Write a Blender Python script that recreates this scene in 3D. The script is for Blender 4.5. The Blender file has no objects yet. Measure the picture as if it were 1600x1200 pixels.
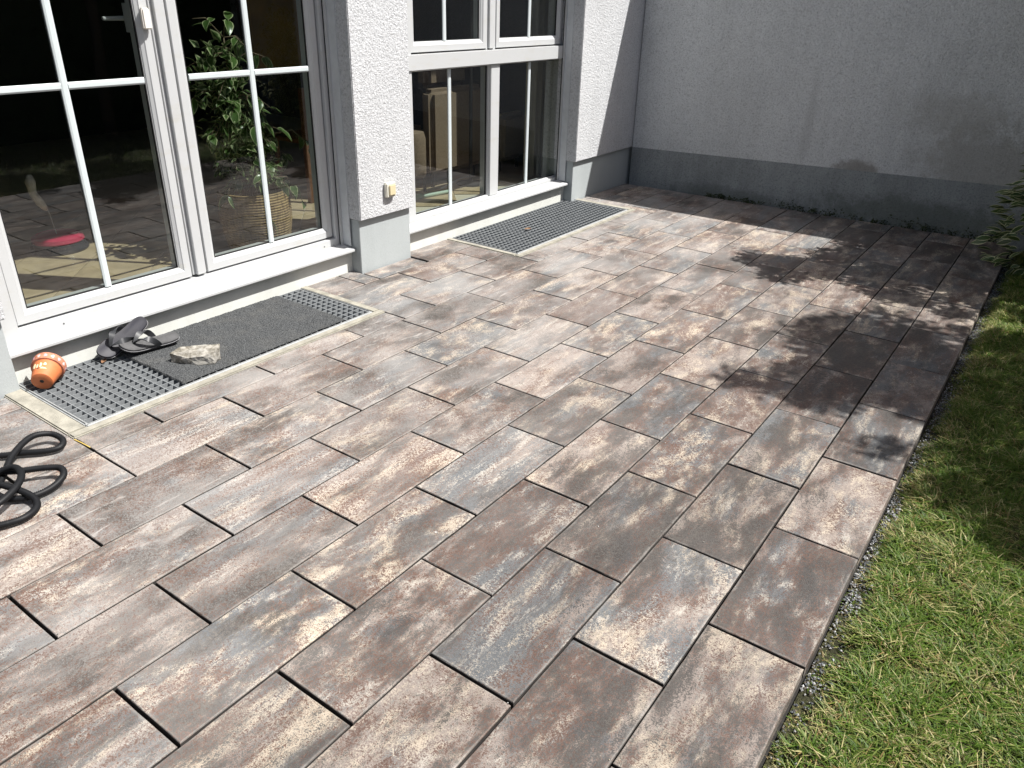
import bpy, bmesh, math, random
import numpy as np
from mathutils import Vector, Matrix, noise as mnoise

R = math.radians
sc = bpy.context.scene
col = sc.collection
rnd = random.Random(7)

# ------------------------------------------------------------------ camera
cam_d = bpy.data.cameras.new('camera')
cam = bpy.data.objects.new('camera', cam_d)
col.objects.link(cam)
sc.camera = cam
cam_d.sensor_fit = 'HORIZONTAL'
cam_d.sensor_width = 36.0
cam_d.lens = 1208.29 / 1600.0 * 36.0
cam_d.clip_start = 0.05
cam_d.clip_end = 500.0
RT = Vector((0.81255351, 0.58233143, 0.02543399))
DN = Vector((0.28152659, -0.35387131, -0.89191809))
FW = Vector((-0.51039158, 0.73189152, -0.45148116))
m = Matrix((( RT.x, -DN.x, -FW.x, 0.21536), (RT.y, -DN.y, -FW.y, -1.80800),
            (RT.z, -DN.z, -FW.z, 1.69166), (0, 0, 0, 1)))
cam.matrix_world = m

# ------------------------------------------------------------------ light
SUN_TRAVEL = Vector((-0.56, -0.325, -1.0)).normalized()
sun_el = math.asin(-SUN_TRAVEL.z)
sun_az = math.atan2(-SUN_TRAVEL.x, -SUN_TRAVEL.y)      # clockwise from +Y
world = bpy.data.worlds.new('World')
sc.world = world
world.use_nodes = True
wn = world.node_tree.nodes
bg = wn['Background']
sky = wn.new('ShaderNodeTexSky')
sky.sky_type = 'NISHITA'
sky.sun_disc = False
sky.sun_elevation = sun_el
sky.sun_rotation = sun_az
sky.air_density = 1.0
sky.dust_density = 4.0
sky.ozone_density = 0.5
world.node_tree.links.new(sky.outputs['Color'], bg.inputs['Color'])
bg.inputs['Strength'].default_value = 0.06
sun_d = bpy.data.lights.new('sun', 'SUN')
sun_d.energy = 5.0
sun_d.angle = R(0.53)
sun_d.color = (1.0, 0.975, 0.935)
sun = bpy.data.objects.new('sun', sun_d)
sun.rotation_euler = SUN_TRAVEL.to_track_quat('-Z', 'Y').to_euler()
sun.location = (6, 6, 12)
col.objects.link(sun)
sc.view_settings.view_transform = 'Standard'
sc.view_settings.look = 'None'
sc.view_settings.gamma = 1.0
sc.view_settings.use_curve_mapping = False
sc.view_settings.exposure = 0.78
sc.cycles.use_denoising = True
sc.cycles.caustics_reflective = False
sc.cycles.caustics_refractive = False
sc.cycles.max_bounces = 10
sc.cycles.transparent_max_bounces = 16

# ------------------------------------------------------------------ helpers
class MB:
    """collects geometry for ONE mesh object"""
    def __init__(s):
        s.v = []; s.f = []; s.mi = []
    def add(s, verts, faces, mi=0):
        o = len(s.v)
        s.v += [tuple(p) for p in verts]
        s.f += [tuple(i + o for i in f) for f in faces]
        s.mi += [mi] * len(faces)
        return s
    def box(s, x0, x1, y0, y1, z0, z1, mi=0):
        v = [(x0,y0,z0),(x1,y0,z0),(x1,y1,z0),(x0,y1,z0),(x0,y0,z1),(x1,y0,z1),(x1,y1,z1),(x0,y1,z1)]
        return s.add(v, [(0,3,2,1),(4,5,6,7),(0,1,5,4),(1,2,6,5),(2,3,7,6),(3,0,4,7)], mi)
    def prism_y(s, prof, y0, y1, mi=0):
        """closed (x,z) profile swept along y"""
        n = len(prof)
        v = [(x, y0, z) for x, z in prof] + [(x, y1, z) for x, z in prof]
        f = [(i, (i+1) % n, n + (i+1) % n, n + i) for i in range(n)]
        f += [tuple(range(n))[::-1], tuple(range(n, 2*n))]
        return s.add(v, f, mi)
    def rings_yz(s, rings, mi=0):
        """nested rectangles (y0,y1,z0,z1,x), each joined to the next: a mitred frame"""
        v = []; f = []
        for (y0, y1, z0, z1, x) in rings:
            v += [(x,y0,z0),(x,y1,z0),(x,y1,z1),(x,y0,z1)]
        for k in range(len(rings) - 1):
            a = 4*k; b = a + 4
            for i in range(4):
                j = (i+1) % 4
                f.append((a+i, a+j, b+j, b+i))
        return s.add(v, f, mi)
    def tube(s, pts, rad, n=8, mi=0, caps=True, up=None):
        pts = [Vector(p) for p in pts]
        if not hasattr(rad, '__len__'): rad = [rad] * len(pts)
        v = []; f = []
        t = (pts[1] - pts[0]).normalized()
        nrm = t.orthogonal().normalized()
        for i, p in enumerate(pts):
            t = (pts[min(i+1, len(pts)-1)] - pts[max(i-1, 0)]).normalized()
            nrm = (nrm - t * nrm.dot(t)).normalized()
            b = t.cross(nrm)
            for k in range(n):
                a = 2*math.pi*k/n
                v.append(p + (nrm*math.cos(a) + b*math.sin(a)) * rad[i])
        for i in range(len(pts)-1):
            for k in range(n):
                k2 = (k+1) % n
                f.append((i*n+k, i*n+k2, (i+1)*n+k2, (i+1)*n+k))
        if caps:
            f.append(tuple(range(n))[::-1]); f.append(tuple(range((len(pts)-1)*n, len(pts)*n)))
        return s.add(v, f, mi)
    def lathe(s, prof, n=24, M=Matrix(), mi=0):
        """(r,z) profile turned about local z"""
        v = []; f = []
        for r, z in prof:
            for k in range(n):
                a = 2*math.pi*k/n
                v.append(M @ Vector((r*math.cos(a), r*math.sin(a), z)))
        for i in range(len(prof)-1):
            for k in range(n):
                k2 = (k+1) % n
                f.append((i*n+k, i*n+k2, (i+1)*n+k2, (i+1)*n+k))
        return s.add(v, f, mi)
    def mesh(s, name, mats, smooth=False, bevel=0.0, seg=2):
        me = bpy.data.meshes.new(name)
        me.from_pydata(s.v, [], s.f)
        mats = mats if isinstance(mats, (list, tuple)) else [mats]
        for mt in mats: me.materials.append(mt)
        me.polygons.foreach_set('material_index', s.mi)
        bm = bmesh.new(); bm.from_mesh(me)
        if bevel > 0:
            bmesh.ops.recalc_face_normals(bm, faces=bm.faces)
            es = [e for e in bm.edges if len(e.link_faces) == 2 and e.calc_face_angle(0) > 0.6]
            bmesh.ops.bevel(bm, geom=es, offset=bevel, segments=seg, affect='EDGES', clamp_overlap=True)
        bmesh.ops.recalc_face_normals(bm, faces=bm.faces)
        bm.to_mesh(me); bm.free()
        if smooth:
            me.polygons.foreach_set('use_smooth', [True]*len(me.polygons))
            if smooth != 'all':
                me.set_sharp_from_angle(angle=R(40))
        me.update()
        return me
    def build(s, name, mats, parent=None, smooth=False, bevel=0.0, seg=2):
        o = bpy.data.objects.new(name, s.mesh(name, mats, smooth, bevel, seg))
        col.objects.link(o)
        if parent is not None:
            o.parent = parent
            o.matrix_parent_inverse = parent.matrix_world.inverted() if parent.type != 'EMPTY' else Matrix.Translation(-parent.location)
        return o

def tag(o, label=None, cat=None, group=None, kind=None):
    if label: o['label'] = label
    if cat: o['category'] = cat
    if group: o['group'] = group
    if kind: o['kind'] = kind
    return o
def empty(name, loc=(0,0,0)):
    o = bpy.data.objects.new(name, None)
    o.location = loc
    o.empty_display_size = 0.1
    col.objects.link(o)
    return o

# ------------------------------------------------------------------ materials
class NT:
    def __init__(s, name):
        s.mat = bpy.data.materials.new(name); s.mat.use_nodes = True
        s.t = s.mat.node_tree; s.n = s.t.nodes
        s.p = s.n['Principled BSDF']
    def new(s, ty, **kw):
        nd = s.n.new(ty)
        for k, v in kw.items(): setattr(nd, k, v)
        return nd
    def link(s, a, b): s.t.links.new(a, b)
    def setin(s, sock, v):
        if hasattr(v, 'is_linked') or hasattr(v, 'links'): s.link(v, sock)
        else: sock.default_value = v
    def coord(s, kind='Object'): return s.new('ShaderNodeTexCoord').outputs[kind]
    def pos(s): return s.new('ShaderNodeNewGeometry').outputs['Position']
    def vmul(s, v, k):
        nd = s.new('ShaderNodeVectorMath', operation='MULTIPLY'); s.link(v, nd.inputs[0]); nd.inputs[1].default_value = k
        return nd.outputs[0]
    def vadd(s, v, w):
        nd = s.new('ShaderNodeVectorMath', operation='ADD'); s.link(v, nd.inputs[0]); s.setin(nd.inputs[1], w)
        return nd.outputs[0]
    def noise(s, v, scale, detail=4, rough=0.55, dist=0.0, color=False):
        nd = s.new('ShaderNodeTexNoise'); s.link(v, nd.inputs['Vector'])
        nd.inputs['Scale'].default_value = scale; nd.inputs['Detail'].default_value = detail
        nd.inputs['Roughness'].default_value = rough; nd.inputs['Distortion'].default_value = dist
        return nd.outputs['Color' if color else 'Fac']
    def vor(s, v, scale, feature='F1', out='Distance'):
        nd = s.new('ShaderNodeTexVoronoi', feature=feature); s.link(v, nd.inputs['Vector']); nd.inputs['Scale'].default_value = scale
        return nd.outputs[out]
    def math(s, op, a, b=0.0, clamp=False):
        nd = s.new('ShaderNodeMath', operation=op); nd.use_clamp = clamp
        s.setin(nd.inputs[0], a); s.setin(nd.inputs[1], b)
        return nd.outputs[0]
    def ramp(s, fac, a, b, lo=0.0, hi=1.0):
        nd = s.new('ShaderNodeMapRange', interpolation_type='SMOOTHSTEP'); s.link(fac, nd.inputs['Value'])
        nd.inputs['From Min'].default_value = a; nd.inputs['From Max'].default_value = b
        nd.inputs['To Min'].default_value = lo; nd.inputs['To Max'].default_value = hi
        return nd.outputs['Result']
    def mix(s, fac, a, b, mode='MIX'):
        nd = s.new('ShaderNodeMix', data_type='RGBA', blend_type=mode)
        s.setin(nd.inputs['Factor'], fac)
        for k, v in ((6, a), (7, b)):
            if isinstance(v, tuple): nd.inputs[k].default_value = v + (1,) if len(v) == 3 else v
            else: s.link(v, nd.inputs[k])
        return nd.outputs[2]
    def attr(s, name, out='Color'):
        nd = s.new('ShaderNodeAttribute'); nd.attribute_name = name
        return nd.outputs[out]
    def base(s, c):
        if isinstance(c, tuple): s.p.inputs['Base Color'].default_value = c + (1,)
        else: s.link(c, s.p.inputs['Base Color'])
        return s
    def rough(s, r): s.setin(s.p.inputs['Roughness'], r); return s
    def bump(s, h, strength=0.5, dist=0.01):
        nd = s.new('ShaderNodeBump'); s.link(h, nd.inputs['Height'])
        nd.inputs['Strength'].default_value = strength; nd.inputs['Distance'].default_value = dist
        s.link(nd.outputs[0], s.p.inputs['Normal']); return s

def simple(name, c, rough=0.5, metal=0.0, var=0.0, scale=20.0, bump=0.0, bscale=80.0, bdist=0.003):
    t = NT(name)
    if var > 0:
        n = t.noise(t.coord(), scale, 5, 0.6)
        t.base(t.mix(t.ramp(n, 0.3, 0.7), tuple(x*(1-var) for x in c), tuple(min(1, x*(1+var)) for x in c)))
    else: t.base(c)
    t.rough(rough); t.p.inputs['Metallic'].default_value = metal
    if bump > 0: t.bump(t.noise(t.coord(), bscale, 3, 0.6), bump, bdist)
    return t.mat

def mat_slab():
    t = NT('slab_concrete')
    P = t.coord('Object')
    rn = t.new('ShaderNodeObjectInfo').outputs['Random']
    off = t.new('ShaderNodeCombineXYZ')
    t.link(t.math('MULTIPLY', rn, 71.3), off.inputs[0]); t.link(t.math('MULTIPLY', rn, 213.7), off.inputs[1]); t.link(t.math('MULTIPLY', rn, 37.9), off.inputs[2])
    Q = t.vadd(P, off.outputs[0])
    # warp a little so streaks wander
    wp = t.noise(Q, 4.0, 3, 0.5, color=True)
    Qw = t.vadd(Q, t.vmul(t.vadd(wp, (-0.5, -0.5, -0.5)), (0.07, 0.07, 0.0)))
    frac = lambda k: t.math('FRACT', t.math('MULTIPLY', rn, k))
    st = t.new('ShaderNodeCombineXYZ'); st.inputs[0].default_value = 1.0; st.inputs[2].default_value = 1.0
    t.link(t.ramp(frac(57.7), 0.0, 1.0, 0.15, 0.55), st.inputs[1])
    sv = t.new('ShaderNodeVectorMath', operation='MULTIPLY'); t.link(Qw, sv.inputs[0]); t.link(st.outputs[0], sv.inputs[1])
    S = sv.outputs[0]
    grain = t.noise(P, 210.0, 2, 0.8)
    g = t.math('MULTIPLY', t.math('SUBTRACT', grain, 0.5), 0.75)
    grain2 = t.noise(P, 85.0, 3, 0.75)
    g2 = t.math('MULTIPLY', t.math('SUBTRACT', grain2, 0.5), 0.65)
    gg = t.math('ADD', g, g2)
    def fld(scale, detail, rough, shift, src=S, k=None, amp=0.0):
        f = t.math('ADD', t.noise(t.vadd(src, shift), scale, detail, rough), gg)
        if k: f = t.math('ADD', f, t.math('MULTIPLY', t.math('SUBTRACT', frac(k), 0.5), amp))
        return f
    c_a = t.mix(t.ramp(fld(11, 5, 0.65, (3, 1, 0), S, 91.3, 0.14), 0.40, 0.60), (0.108, 0.063, 0.047), (0.250, 0.208, 0.182))     # red brown .. pinkish grey
    c_b = t.mix(t.ramp(fld(7.0, 6, 0.66, (11, 4, 2), S, 143.1, 0.15), 0.475, 0.56, 0.0, 0.94), c_a, (0.100, 0.110, 0.117))            # blue grey clouds
    c_c0 = t.mix(t.ramp(fld(24.0, 5, 0.70, (2, 31, 7), S, 33.9, 0.08), 0.545, 0.68, 0.0, 0.8), c_b, (0.42, 0.385, 0.335))             # thin pale veins
    c_c = t.mix(t.ramp(fld(11.0, 6, 0.70, (5, 19, 7), S, 209.7, 0.13), 0.530, 0.665, 0.0, 0.95), c_c0, (0.43, 0.365, 0.285))           # cream streaks
    S2 = t.vmul(Qw, (1.0, 0.36, 1.0))
    c_d = t.mix(t.ramp(fld(7.5, 6, 0.66, (23, 9, 4), S2, 71.9, 0.13), 0.500, 0.59, 0.0, 0.92), c_c, (0.043, 0.038, 0.034))        # dark burnt patches
    fine = t.ramp(t.math('ADD', t.math('MULTIPLY', t.noise(P, 300.0, 2, 0.7), 0.6), t.math('MULTIPLY', t.noise(P, 46.0, 4, 0.7), 0.4)), 0.36, 0.64, 0.74, 1.22)
    # each slab its own tone
    tone = t.ramp(t.math('FRACT', t.math('MULTIPLY', rn, 17.17)), 0.0, 1.0, 0.94, 1.20)
    c_e = t.mix(1.0, c_d, t.new('ShaderNodeCombineColor').outputs[0], 'MULTIPLY')
    wx = t.new('ShaderNodeSeparateXYZ'); t.link(t.pos(), wx.inputs[0])
    tone = t.math('MULTIPLY', tone, fine)
    tone = t.math('MULTIPLY', tone, t.ramp(wx.outputs[0], -1.45, -0.75, 1.0, 0.80))        # the outer courses are not yet swept pale
    cc = c_e.node.inputs[7].links[0].from_node
    for i in range(3): t.link(tone, cc.inputs[i])
    # sweeping sand and stone dust, thicker towards the house
    W = t.pos()
    sx = t.new('ShaderNodeSeparateXYZ'); t.link(W, sx.inputs[0])
    near = t.ramp(sx.outputs[0], -2.8, -0.5, 0.58, 0.06)
    dn = t.math('ADD', t.noise(W, 2.3, 5, 0.6), t.math('MULTIPLY', gg, 0.8))
    dust = t.math('MULTIPLY', t.ramp(dn, 0.34, 0.66), near)
    c_f = t.mix(dust, c_e, (0.36, 0.345, 0.33))
    # a few brushed white smears by the hose
    sm = t.noise(t.vmul(W, (5.0, 1.3, 1.0)), 3.2, 4, 0.6, 1.2)
    smear = t.math('MULTIPLY', t.ramp(sm, 0.60, 0.72, 0.0, 0.5), t.ramp(sx.outputs[0], -2.2, -1.4, 1.0, 0.0))
    c_g = t.mix(smear, c_f, (0.46, 0.43, 0.40))
    # white flecks
    fl = t.vor(t.vadd(W, (0.3, 0.1, 0)), 9.0)
    c_h = t.mix(t.math('MULTIPLY', t.math('LESS_THAN', fl, t.math('MULTIPLY', t.ramp(t.noise(W, 14, 3), 0.5, 0.75), 0.075)), 0.55), c_g, (0.55, 0.55, 0.54))
    # pale worn arrises
    ed = t.attr('edge', 'Fac')
    ew = t.math('MULTIPLY', t.ramp(t.math('ADD', t.math('MULTIPLY', ed, 0.55), t.noise(W, 8.0, 5, 0.7)), 0.92, 1.2), 0.30)
    c_i = t.mix(ew, c_h, (0.36, 0.335, 0.305))
    t.base(c_i)
    t.rough(t.ramp(grain2, 0.3, 0.7, 0.52, 0.75))
    t.p.inputs['Specular IOR Level'].default_value = 0.45
    h = t.math('ADD', t.math('MULTIPLY', grain, 0.5), t.math('ADD', t.math('MULTIPLY', t.noise(Q, 28.0, 4, 0.6), 0.9), grain2))
    t.bump(h, 0.35, 0.004)
    return t.mat

def mat_stucco(name, c, stain=None, scale=95.0, strength=0.9, dirt=0.12, dist=0.006, pits=0.45):
    t = NT(name)
    P = t.pos()
    n1 = t.noise(P, scale, 4, 0.62, 0.9)
    n2 = t.noise(t.vadd(P, (7.3, 2.1, 4.4)), scale*0.55, 3, 0.6, 0.4)
    h = t.math('ADD', n1, t.math('MULTIPLY', n2, 0.6))
    big = t.noise(P, 1.6, 6, 0.65)
    streak = t.noise(t.vmul(P, (6.0, 6.0, 0.55)), 1.3, 5, 0.6)
    f = t.ramp(t.math('ADD', t.math('MULTIPLY', big, 0.6), t.math('MULTIPLY', streak, 0.4)), 0.40, 0.66, 0.0, 1.0)
    cl = t.mix(f, c, tuple(x*(1-dirt*2.0) for x in c))
    gt = t.ramp(n1, 0.34, 0.62, 0.84, 1.06); gc = t.new('ShaderNodeCombineColor')  # hollows darker, grains paler: relief shading put into the colour
    for i_ in range(3): t.link(gt, gc.inputs[i_])
    if pits > 0.3: cl = t.mix(1.0, cl, gc.outputs[0], 'MULTIPLY')
    # shade in the pits between the grains, put into the colour
    cl = t.mix(t.math('MULTIPLY', t.ramp(n1, 0.47, 0.31), pits), cl, tuple(x*0.45 for x in c))
    if stain:
        for (cx, cy, cz, rx, rz, colr, am) in stain:
            d = t.vmul(t.vadd(P, (-cx, -cy, -cz)), (1.0/rx, 0.3, 1.0/rz))
            ln = t.new('ShaderNodeVectorMath', operation='LENGTH'); t.link(d, ln.inputs[0])
            dd = t.math('ADD', ln.outputs['Value'], t.math('MULTIPLY', t.math('SUBTRACT', t.noise(P, 13.0, 4, 0.6), 0.5), 1.3))
            cl = t.mix(t.ramp(dd, 1.15, 0.45, 0.0, am), cl, colr)
    t.base(cl); t.rough(0.9)
    t.p.inputs['Specular IOR Level'].default_value = 0.2
    t.bump(h, strength, dist)
    return t.mat

def mat_glass():
    t = NT('window_glass')
    t.n.remove(t.p)
    out = t.n['Material Output']
    lw = t.new('ShaderNodeLayerWeight'); lw.inputs['Blend'].default_value = 0.5
    f5 = t.math('POWER', lw.outputs['Facing'], 5.0)
    fac = t.math('ADD', t.math('MULTIPLY', f5, 0.91), 0.088, True)
    tr = t.new('ShaderNodeBsdfTransparent'); tr.inputs['Color'].default_value = (0.64, 0.68, 0.66, 1)
    gl = t.new('ShaderNodeBsdfGlossy'); gl.inputs['Roughness'].default_value = 0.0
    gl.inputs['Color'].default_value = (0.95, 0.97, 1, 1)
    mx = t.new('ShaderNodeMixShader')
    t.link(fac, mx.inputs[0]); t.link(tr.outputs[0], mx.inputs[1]); t.link(gl.outputs[0], mx.inputs[2])
    t.link(mx.outputs[0], out.inputs['Surface'])
    return t.mat

def mat_leaf(name, c1, c2, margin=None, rough=0.35, trans=0.25):
    """vertex attribute 'tone' (r: random tone, g: distance towards the leaf margin)"""
    t = NT(name)
    sx = t.new('ShaderNodeSeparateColor'); t.link(t.attr('tone'), sx.inputs[0])
    cl = t.mix(sx.outputs[0], c1, c2)
    if margin:
        cl = t.mix(t.ramp(t.math('ADD', sx.outputs[1], t.math('MULTIPLY', t.math('SUBTRACT', t.noise(t.coord(), 60.0, 2), 0.5), 0.5)), 0.36, 0.58), cl, margin)
    t.base(cl); t.rough(rough)
    tb = t.new('ShaderNodeBsdfTranslucent'); t.link(cl, tb.inputs['Color'])
    mx = t.new('ShaderNodeMixShader'); mx.inputs[0].default_value = trans
    out = t.n['Material Output']
    t.link(t.p.outputs[0], mx.inputs[1]); t.link(tb.outputs[0], mx.inputs[2]); t.link(mx.outputs[0], out.inputs['Surface'])
    return t.mat

def mat_upvc():
    t = NT('white_upvc')
    P = t.pos()
    n = t.noise(t.vmul(P, (3, 1, 3)), 6.0, 5, 0.65)
    c = t.mix(t.ramp(n, 0.52, 0.78, 0.0, 0.45), (0.49, 0.50, 0.505), (0.43, 0.415, 0.36))
    t.base(c); t.rough(0.32)
    return t.mat

def mat_grass():
    t = NT('grass_blades')
    c = t.attr('tint')
    t.base(c); t.rough(0.5); t.p.inputs['Specular IOR Level'].default_value = 0.3
    tb = t.new('ShaderNodeBsdfTranslucent'); t.link(c, tb.inputs['Color'])
    mx = t.new('ShaderNodeMixShader'); mx.inputs[0].default_value = 0.4
    t.link(t.p.outputs[0], mx.inputs[1]); t.link(tb.outputs[0], mx.inputs[2]); t.link(mx.outputs[0], t.n['Material Output'].inputs['Surface'])
    return t.mat

def mat_tint(name, rough=0.8):
    t = NT(name); t.base(t.attr('tint')); t.rough(rough); return t.mat

M = {}
M['slab'] = mat_slab()
M['slab_side'] = simple('slab_side_joint_shade', (0.030, 0.026, 0.023), 0.95, var=0.3, scale=30)  # joint shade put into the side colour; lawn-facing sides keep the slab colour
M['stucco'] = mat_stucco('render_white', (0.62, 0.63, 0.645), scale=88.0, strength=1.0, dirt=0.04, dist=0.010, pits=0.5)
M['stucco_grey'] = mat_stucco('render_weathered', (0.78, 0.80, 0.805), scale=84.0, strength=1.0, dirt=0.07, dist=0.020, pits=0.45,
    stain=[(-1.27, 5.4, 0.42, 0.20, 0.085, (0.24, 0.215, 0.19), 0.7), (-0.35, 5.42, 0.55, 0.55, 0.35, (0.33, 0.315, 0.28), 0.55),
           (-1.75, 5.40, 0.75, 0.05, 0.45, (0.40, 0.41, 0.405), 0.22), (-0.6, 5.42, 0.9, 0.45, 0.2, (0.40, 0.39, 0.355), 0.4)])
M['band_grey'] = mat_stucco('base_paint_weathered', (0.35, 0.375, 0.38), scale=84.0, strength=0.9, dirt=0.14, dist=0.014, pits=0.65,
    stain=[(-0.7, 5.42, 0.1, 1.0, 0.16, (0.10, 0.115, 0.095), 0.6), (-2.4, 5.42, 0.02, 0.7, 0.10, (0.11, 0.125, 0.115), 0.5)])
M['plinth'] = mat_stucco('base_paint_grey', (0.40, 0.43, 0.435), scale=140.0, strength=0.22, dirt=0.05, pits=0.2)
M['threshold'] = mat_stucco('cream_masonry_paint', (0.66, 0.67, 0.63), scale=60.0, strength=0.12, dirt=0.06, pits=0.1)
M['smooth'] = simple('smooth_reveal_plaster', (0.55, 0.57, 0.585), 0.7, var=0.05)
M['upvc'] = mat_upvc()
M['bar'] = simple('glazing_bar_white', (0.55, 0.60, 0.61), 0.35, var=0.02)
M['black'] = simple('black_rubber', (0.012, 0.012, 0.013), 0.6)
M['glass'] = mat_glass()
M['mortar'] = simple('pale_concrete', (0.29, 0.275, 0.23), 0.9, var=0.22, scale=14, bump=0.5, bscale=120, bdist=0.004)
M['galv'] = simple('galvanised_steel', (0.25, 0.265, 0.275), 0.5, metal=0.2, var=0.12, scale=30)
M['galv_pale'] = simple('galvanised_edging', (0.31, 0.32, 0.32), 0.6, metal=0.0, var=0.12, scale=30)
M['bedding'] = simple('bedding_grit', (0.018, 0.016, 0.014), 0.95, var=0.3, scale=60)
M['pit'] = simple('shaft_concrete', (0.14, 0.14, 0.135), 0.95, var=0.2)
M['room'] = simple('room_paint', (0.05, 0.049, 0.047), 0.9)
M['tile'] = simple('sandstone_tile', (0.42, 0.33, 0.21), 0.45, var=0.16, scale=7)
M['grout'] = simple('tile_grout', (0.55, 0.50, 0.40), 0.9)
M['soil'] = simple('soil', (0.060, 0.045, 0.031), 1.0, var=0.45, scale=18, bump=1.0, bscale=70, bdist=0.02)
M['lawn'] = simple('lawn_thatch', (0.045, 0.045, 0.016), 1.0, var=0.5, scale=14, bump=1.0, bscale=90, bdist=0.02)

# ------------------------------------------------------------------ the setting
# ------------------------------------------------------------------ the setting (helpers)
def wall_y(x): return 5.33 + 0.036 * (x + 3.38)

g = MB()
g.add([(-60,-60,-0.62),(60,-60,-0.62),(60,60,-0.62),(-60,60,-0.62)], [(0,1,2,3)])
tag(g.build('ground', M['soil']), kind='structure')

# patio: bedding layer + slabs
patio_mb = MB()
for (x0, x1, y0, y1) in ((-2.82, 0.0, -3.4, 5.42), (-3.55, -2.82, -3.4, -0.62), (-3.55, -2.82, 1.25, 2.60), (-3.55, -2.82, 4.43, 5.36)):
    patio_mb.box(x0, x1, y0, y1, -0.30, -0.047)
patio = tag(patio_mb.build('patio', M['bedding']), kind='structure')

OBST = [(-9, -2.825, -0.601, 1.233), (-9, -2.831, 2.606, 4.414),
        (-9, -3.420, -9, -0.53), (-9, -3.420, 1.638, 2.122), (-9, -3.420, 4.268, 9), (-9, -3.518, -9, 9)]
def subtract(r, o):
    x0, x1, y0, y1 = r; a0, a1, b0, b1 = o
    if a1 <= x0 or a0 >= x1 or b1 <= y0 or b0 >= y1: return [r]
    out = []
    if b0 > y0: out.append((x0, x1, y0, b0))
    if b1 < y1: out.append((x0, x1, b1, y1))
    ym0, ym1 = max(y0, b0), min(y1, b1)
    if a1 < x1: out.append((a1, x1, ym0, ym1))
    return out
def slab_mesh(w, l, seed, outer=False):
    """one paving slab centred on its own origin, top at z=0; slightly wavy broken arrises"""
    r = random.Random(seed)
    nx = max(3, int(w/0.05)); ny = max(3, int(l/0.05))
    base = []
    for i in range(nx): base.append((-w/2 + w*i/nx, -l/2, 0, -1))
    for i in range(ny): base.append((w/2, -l/2 + l*i/ny, 1, 0))
    for i in range(nx): base.append((w/2 - w*i/nx, l/2, 0, 1))
    for i in range(ny): base.append((-w/2, l/2 - l*i/ny, -1, 0))
    n = len(base)
    sv = r.random() * 100
    def ring(inset, z, amp, zamp=0.0):
        out = []
        for (x, y, nxx, nyy) in base:
            q = mnoise.noise(Vector((x*13 + sv, y*13, sv))) * amp * (1.0 + 3.0*max(0.0, mnoise.noise(Vector((x*31, y*31, sv+9)))-0.25)) + r.uniform(-1, 1)*amp*0.35
            k = inset + abs(q)
            # at corners pull both ways
            px = max(-w/2 + k, min(w/2 - k, x)) if True else x
            py = max(-l/2 + k, min(l/2 - k, y))
            out.append((px, py, z + zamp*mnoise.noise(Vector((x*9, y*9, sv+5)))))
        return out
    rings = [ring(0.0, -0.042, 0.0), ring(0.0, -0.0040, 0.0016), ring(0.0010, -0.0012, 0.0018), ring(0.0030, 0.0, 0.0020), ring(0.026, 0.0, 0.004)]
    v = [p for q in rings for p in q]; f = []
    for k in range(len(rings)-1):
        for i in range(n):
            j = (i+1) % n
            f.append((k*n+i, k*n+j, (k+1)*n+j, (k+1)*n+i))
    f.append(tuple(range(4*n, 5*n)))
    me = bpy.data.meshes.new('paving_slab')
    me.from_pydata(v, [], f)
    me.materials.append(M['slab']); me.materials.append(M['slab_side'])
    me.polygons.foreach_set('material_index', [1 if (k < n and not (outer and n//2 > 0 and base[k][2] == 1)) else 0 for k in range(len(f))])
    at = me.attributes.new('edge', 'FLOAT', 'POINT')
    e = [1.0]*(4*n) + [0.0]*n
    at.data.foreach_set('value', e)
    me.update()
    return me
PW, PL = 0.29641, 0.6
cache = {}
slab_i = 0
for r_ in range(12):
    xa, xb = -(r_+1)*PW, -r_*PW
    for k in range(-5, 11):
        ya = k*PL + (0.3 if r_ % 2 else 0.0)
        rects = [(xa, xb, ya, ya+PL)]
        lim = wall_y((xa+xb)/2) - 0.03
        for o in OBST + [(-99, 99, lim, 99)]:
            rects = [q for rr in rects for q in subtract(rr, o)]
        for (x0, x1, y0, y1) in rects:
            gx, gy = rnd.uniform(0.0022, 0.0036), rnd.uniform(0.0034, 0.0050)
            w, l = x1-x0-2*gx, y1-y0-2*gy
            if w < 0.02 or l < 0.03 or y1 < -2.6: continue
            full = abs(x1-x0-PW) < 1e-4 and abs(y1-y0-PL) < 1e-4
            if full:
                vv = slab_i % 7
                if ('f', vv, r_ == 0) not in cache: cache[('f', vv, r_ == 0)] = slab_mesh(PW-0.0056, PL-0.0086, vv, r_ == 0)
                me = cache[('f', vv, r_ == 0)]
            else: me = slab_mesh(w, l, 100 + slab_i)
            o = bpy.data.objects.new('paving_slab', me)
            o.location = ((x0+x1)/2 + rnd.uniform(-.0008,.0008), (y0+y1)/2 + rnd.uniform(-.0015,.0015), rnd.uniform(-0.0012, 0.0012))
            o.rotation_euler = (rnd.uniform(-.0012,.0012), rnd.uniform(-.002,.002), rnd.uniform(-.0012,.0012) + (math.pi if (full and r_ > 0 and rnd.random() < .5) else 0))
            col.objects.link(o); o.parent = patio
            slab_i += 1

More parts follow.
